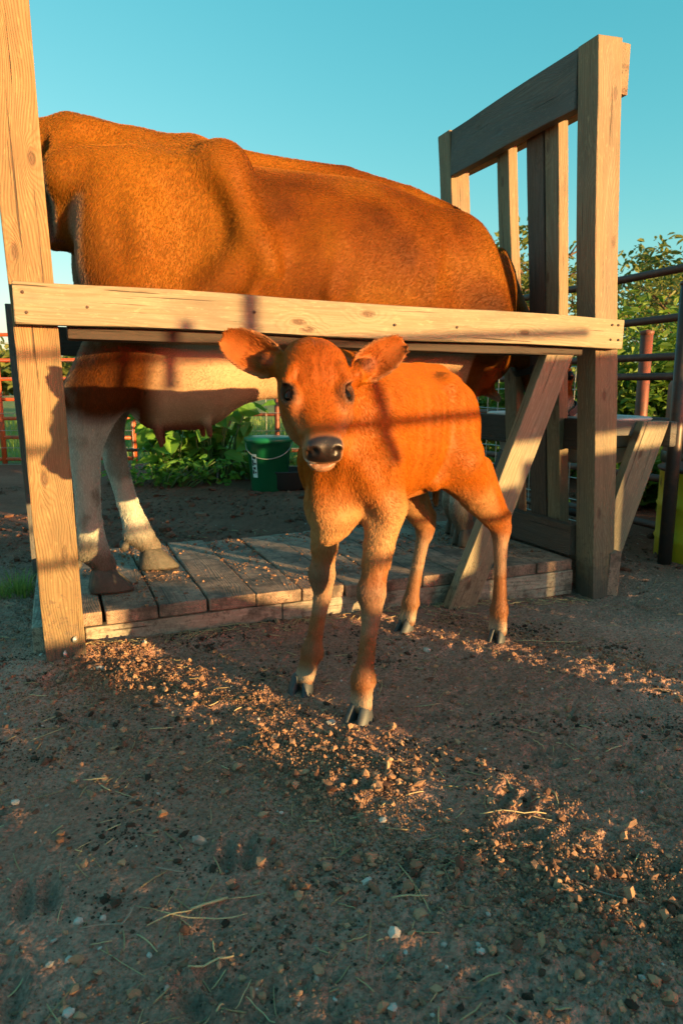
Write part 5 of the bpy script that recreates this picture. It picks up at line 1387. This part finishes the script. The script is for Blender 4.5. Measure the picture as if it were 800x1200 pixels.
def straw_field():
    rg_ = random.Random(9); bm = bmesh.new(); T = []
    for k in range(1300):
        y = .45 + 2.9 * rg_.random() ** 1.1; x = rg_.uniform(-.62, .62) * (y + .25)
        if not bool(on_ground(np.array([x]), np.array([y]))[0]): continue
        n0 = len(bm.verts); stalk(bm, (x, y, 0), rg_.uniform(0, 6.28), rg_.uniform(.008, .045) * (1 + (rg_.random() > .9)), rg_.uniform(.0004, .0012), rg_.uniform(-.2, .2), lift=.0025)
        T += [rg_.random() ** 1.6] * (len(bm.verts) - n0)
    for k in range(260):      # chaff caught along the foot of the platform
        a_ = rg_.uniform(.0, 1.75); b_ = .07 - .03 * a_ / 1.7 - abs(rg_.gauss(0, .045)); p = S(a_, b_)
        n0 = len(bm.verts); stalk(bm, (p.x, p.y, 0), rg_.uniform(0, 6.28), rg_.uniform(.015, .06), rg_.uniform(.0006, .0014), rg_.uniform(-.6, .6), lift=.004)
        T += [rg_.random()] * (len(bm.verts) - n0)
    o = from_bm('straw_litter', bm, M['straw'], None, smooth=True); put_attr(o.data, 'tint', T, False)
    tag(o, 'short bits of straw and chaff strewn over the earth', 'straw', kind='stuff')
straw_field()
# the stalks and stones one can pick out
for (px, py, L, ang, w, cv, lab) in ((246, 1068, .050, .42, .0020, .05, 'thick yellow straw lying slantwise, lower left of centre'), (248, 1136, .056, .38, .0014, .0, 'straight pale straw near the bottom edge, left of centre'),
        (240, 1078, .115, -.02, .0009, .35, 'long thin curved straw under the thick yellow one'), (200, 1085, .06, .45, .0009, -.3, 'thin curved straw leading left from the thick yellow one'), (150, 1080, .035, 1.35, .0014, .2, 'short upright-lying stalk fragment at the lower left'),
        (120, 1092, .055, .1, .0009, -.4, 'thin pale stalk at the far lower left'), (200, 1028, .045, -.25, .0012, .1, 'pale stalk pointing right, left of centre in the shade'), (112, 917, .040, .15, .0012, .1, 'small yellow straw below the left post'),
        (718, 885, .045, .5, .0011, 0, 'yellow straw on the bare earth at the right'), (600, 963, .11, .03, .0010, .05, 'long straw lying level in the sunlit clods'), (480, 1065, .05, .0, .0011, 0, 'short level straw below the sunlit strip'),
        (700, 1050, .12, -.5, .0013, .25, 'long dark stalk at the lower right'), (640, 754, .17, -.05, .0012, .05, 'long straw behind the calf rear hoof'), (190, 860, .05, .2, .0012, .2, 'straw in the shade below the platform')):
    p = at(px, py, z=0.0); bm = bmesh.new(); stalk(bm, (p.x, p.y, 0), ang, L, w, cv, lift=.006)
    o = from_bm('straw', bm, M['twig'] if 'stalk' in lab else M['straw'], None, smooth=True); put_attr(o.data, 'tint', [.8] * len(o.data.vertices), False)
    tag(o, lab, 'straw', 'single straws and stalks lying on the earth')
for i_, (px, py, d, tn, lab) in enumerate(((563, 1122, 17, .85, 'whitish faceted stone right of the bottom centre'), (429, 1040, 18, .8, 'flat white stone below the sunlit strip, right of centre'), (462, 1105, 17, .95, 'white stone with a bluish tint near the bottom, centre'),
        (540, 1020, 11, .45, 'round tan pebble lit by the sun in the strip'), (752, 1157, 15, .7, 'grey-white stone near the lower right corner'), (459, 1194, 15, .8, 'white stone cut by the bottom edge, centre'), (58, 1134, 16, .55, 'grey stone, left one of the pair at the lower left'),
        (81, 1126, 12, .85, 'small whitish stone, right one of the pair at the lower left'), (92, 1083, 13, .9, 'white stone at the left above the pair'), (121, 1080, 13, .75, 'pale stone right of the white one at the left'), (81, 1192, 17, .9, 'white stone at the bottom left corner'),
        (175, 1120, 10, .8, 'small pale stone left of the straight straw'), (19, 942, 12, .8, 'whitish stone near the left edge'), (500, 767, 9, .8, 'small white stone right of the far rear hoof of the calf'), (388, 853, 11, .7, 'angular pale stone by the near front hoof of the calf'),
        (448, 968, 12, .9, 'bright stone lying in the sunlit clods'), (234, 990, 20, .2, 'dark flat lump of manure in the shade, left of centre'), (170, 766, 9, .8, 'pale pebble at the foot of the platform, near the left post'), (118, 789, 9, .9, 'white pebble right beside the foot of the left post'),
        (520, 1113, 11, .5, 'reddish pebble near the bottom, right of centre'), (612, 1058, 10, .4, 'brown stone below the sunlit clods'), (700, 1135, 12, .6, 'dull grey stone at the lower right'), (350, 1186, 10, .6, 'grey pebble by the bottom edge'))):
    p = at(px, py, z=0.0); r_ = d * p.y / 800 * .5
    o = lumps('stone', np.array([[0, 0, 0.]]), np.array([r_]), M['pebble'], 1, 300 + i_, (.55, .8), .25, .24, False, np.array([tn])); o.location = (p.x, p.y, float(ground_h(p.x, p.y)))
    tag(o, lab, 'stone')
print('litter', _t.time() - _t0)
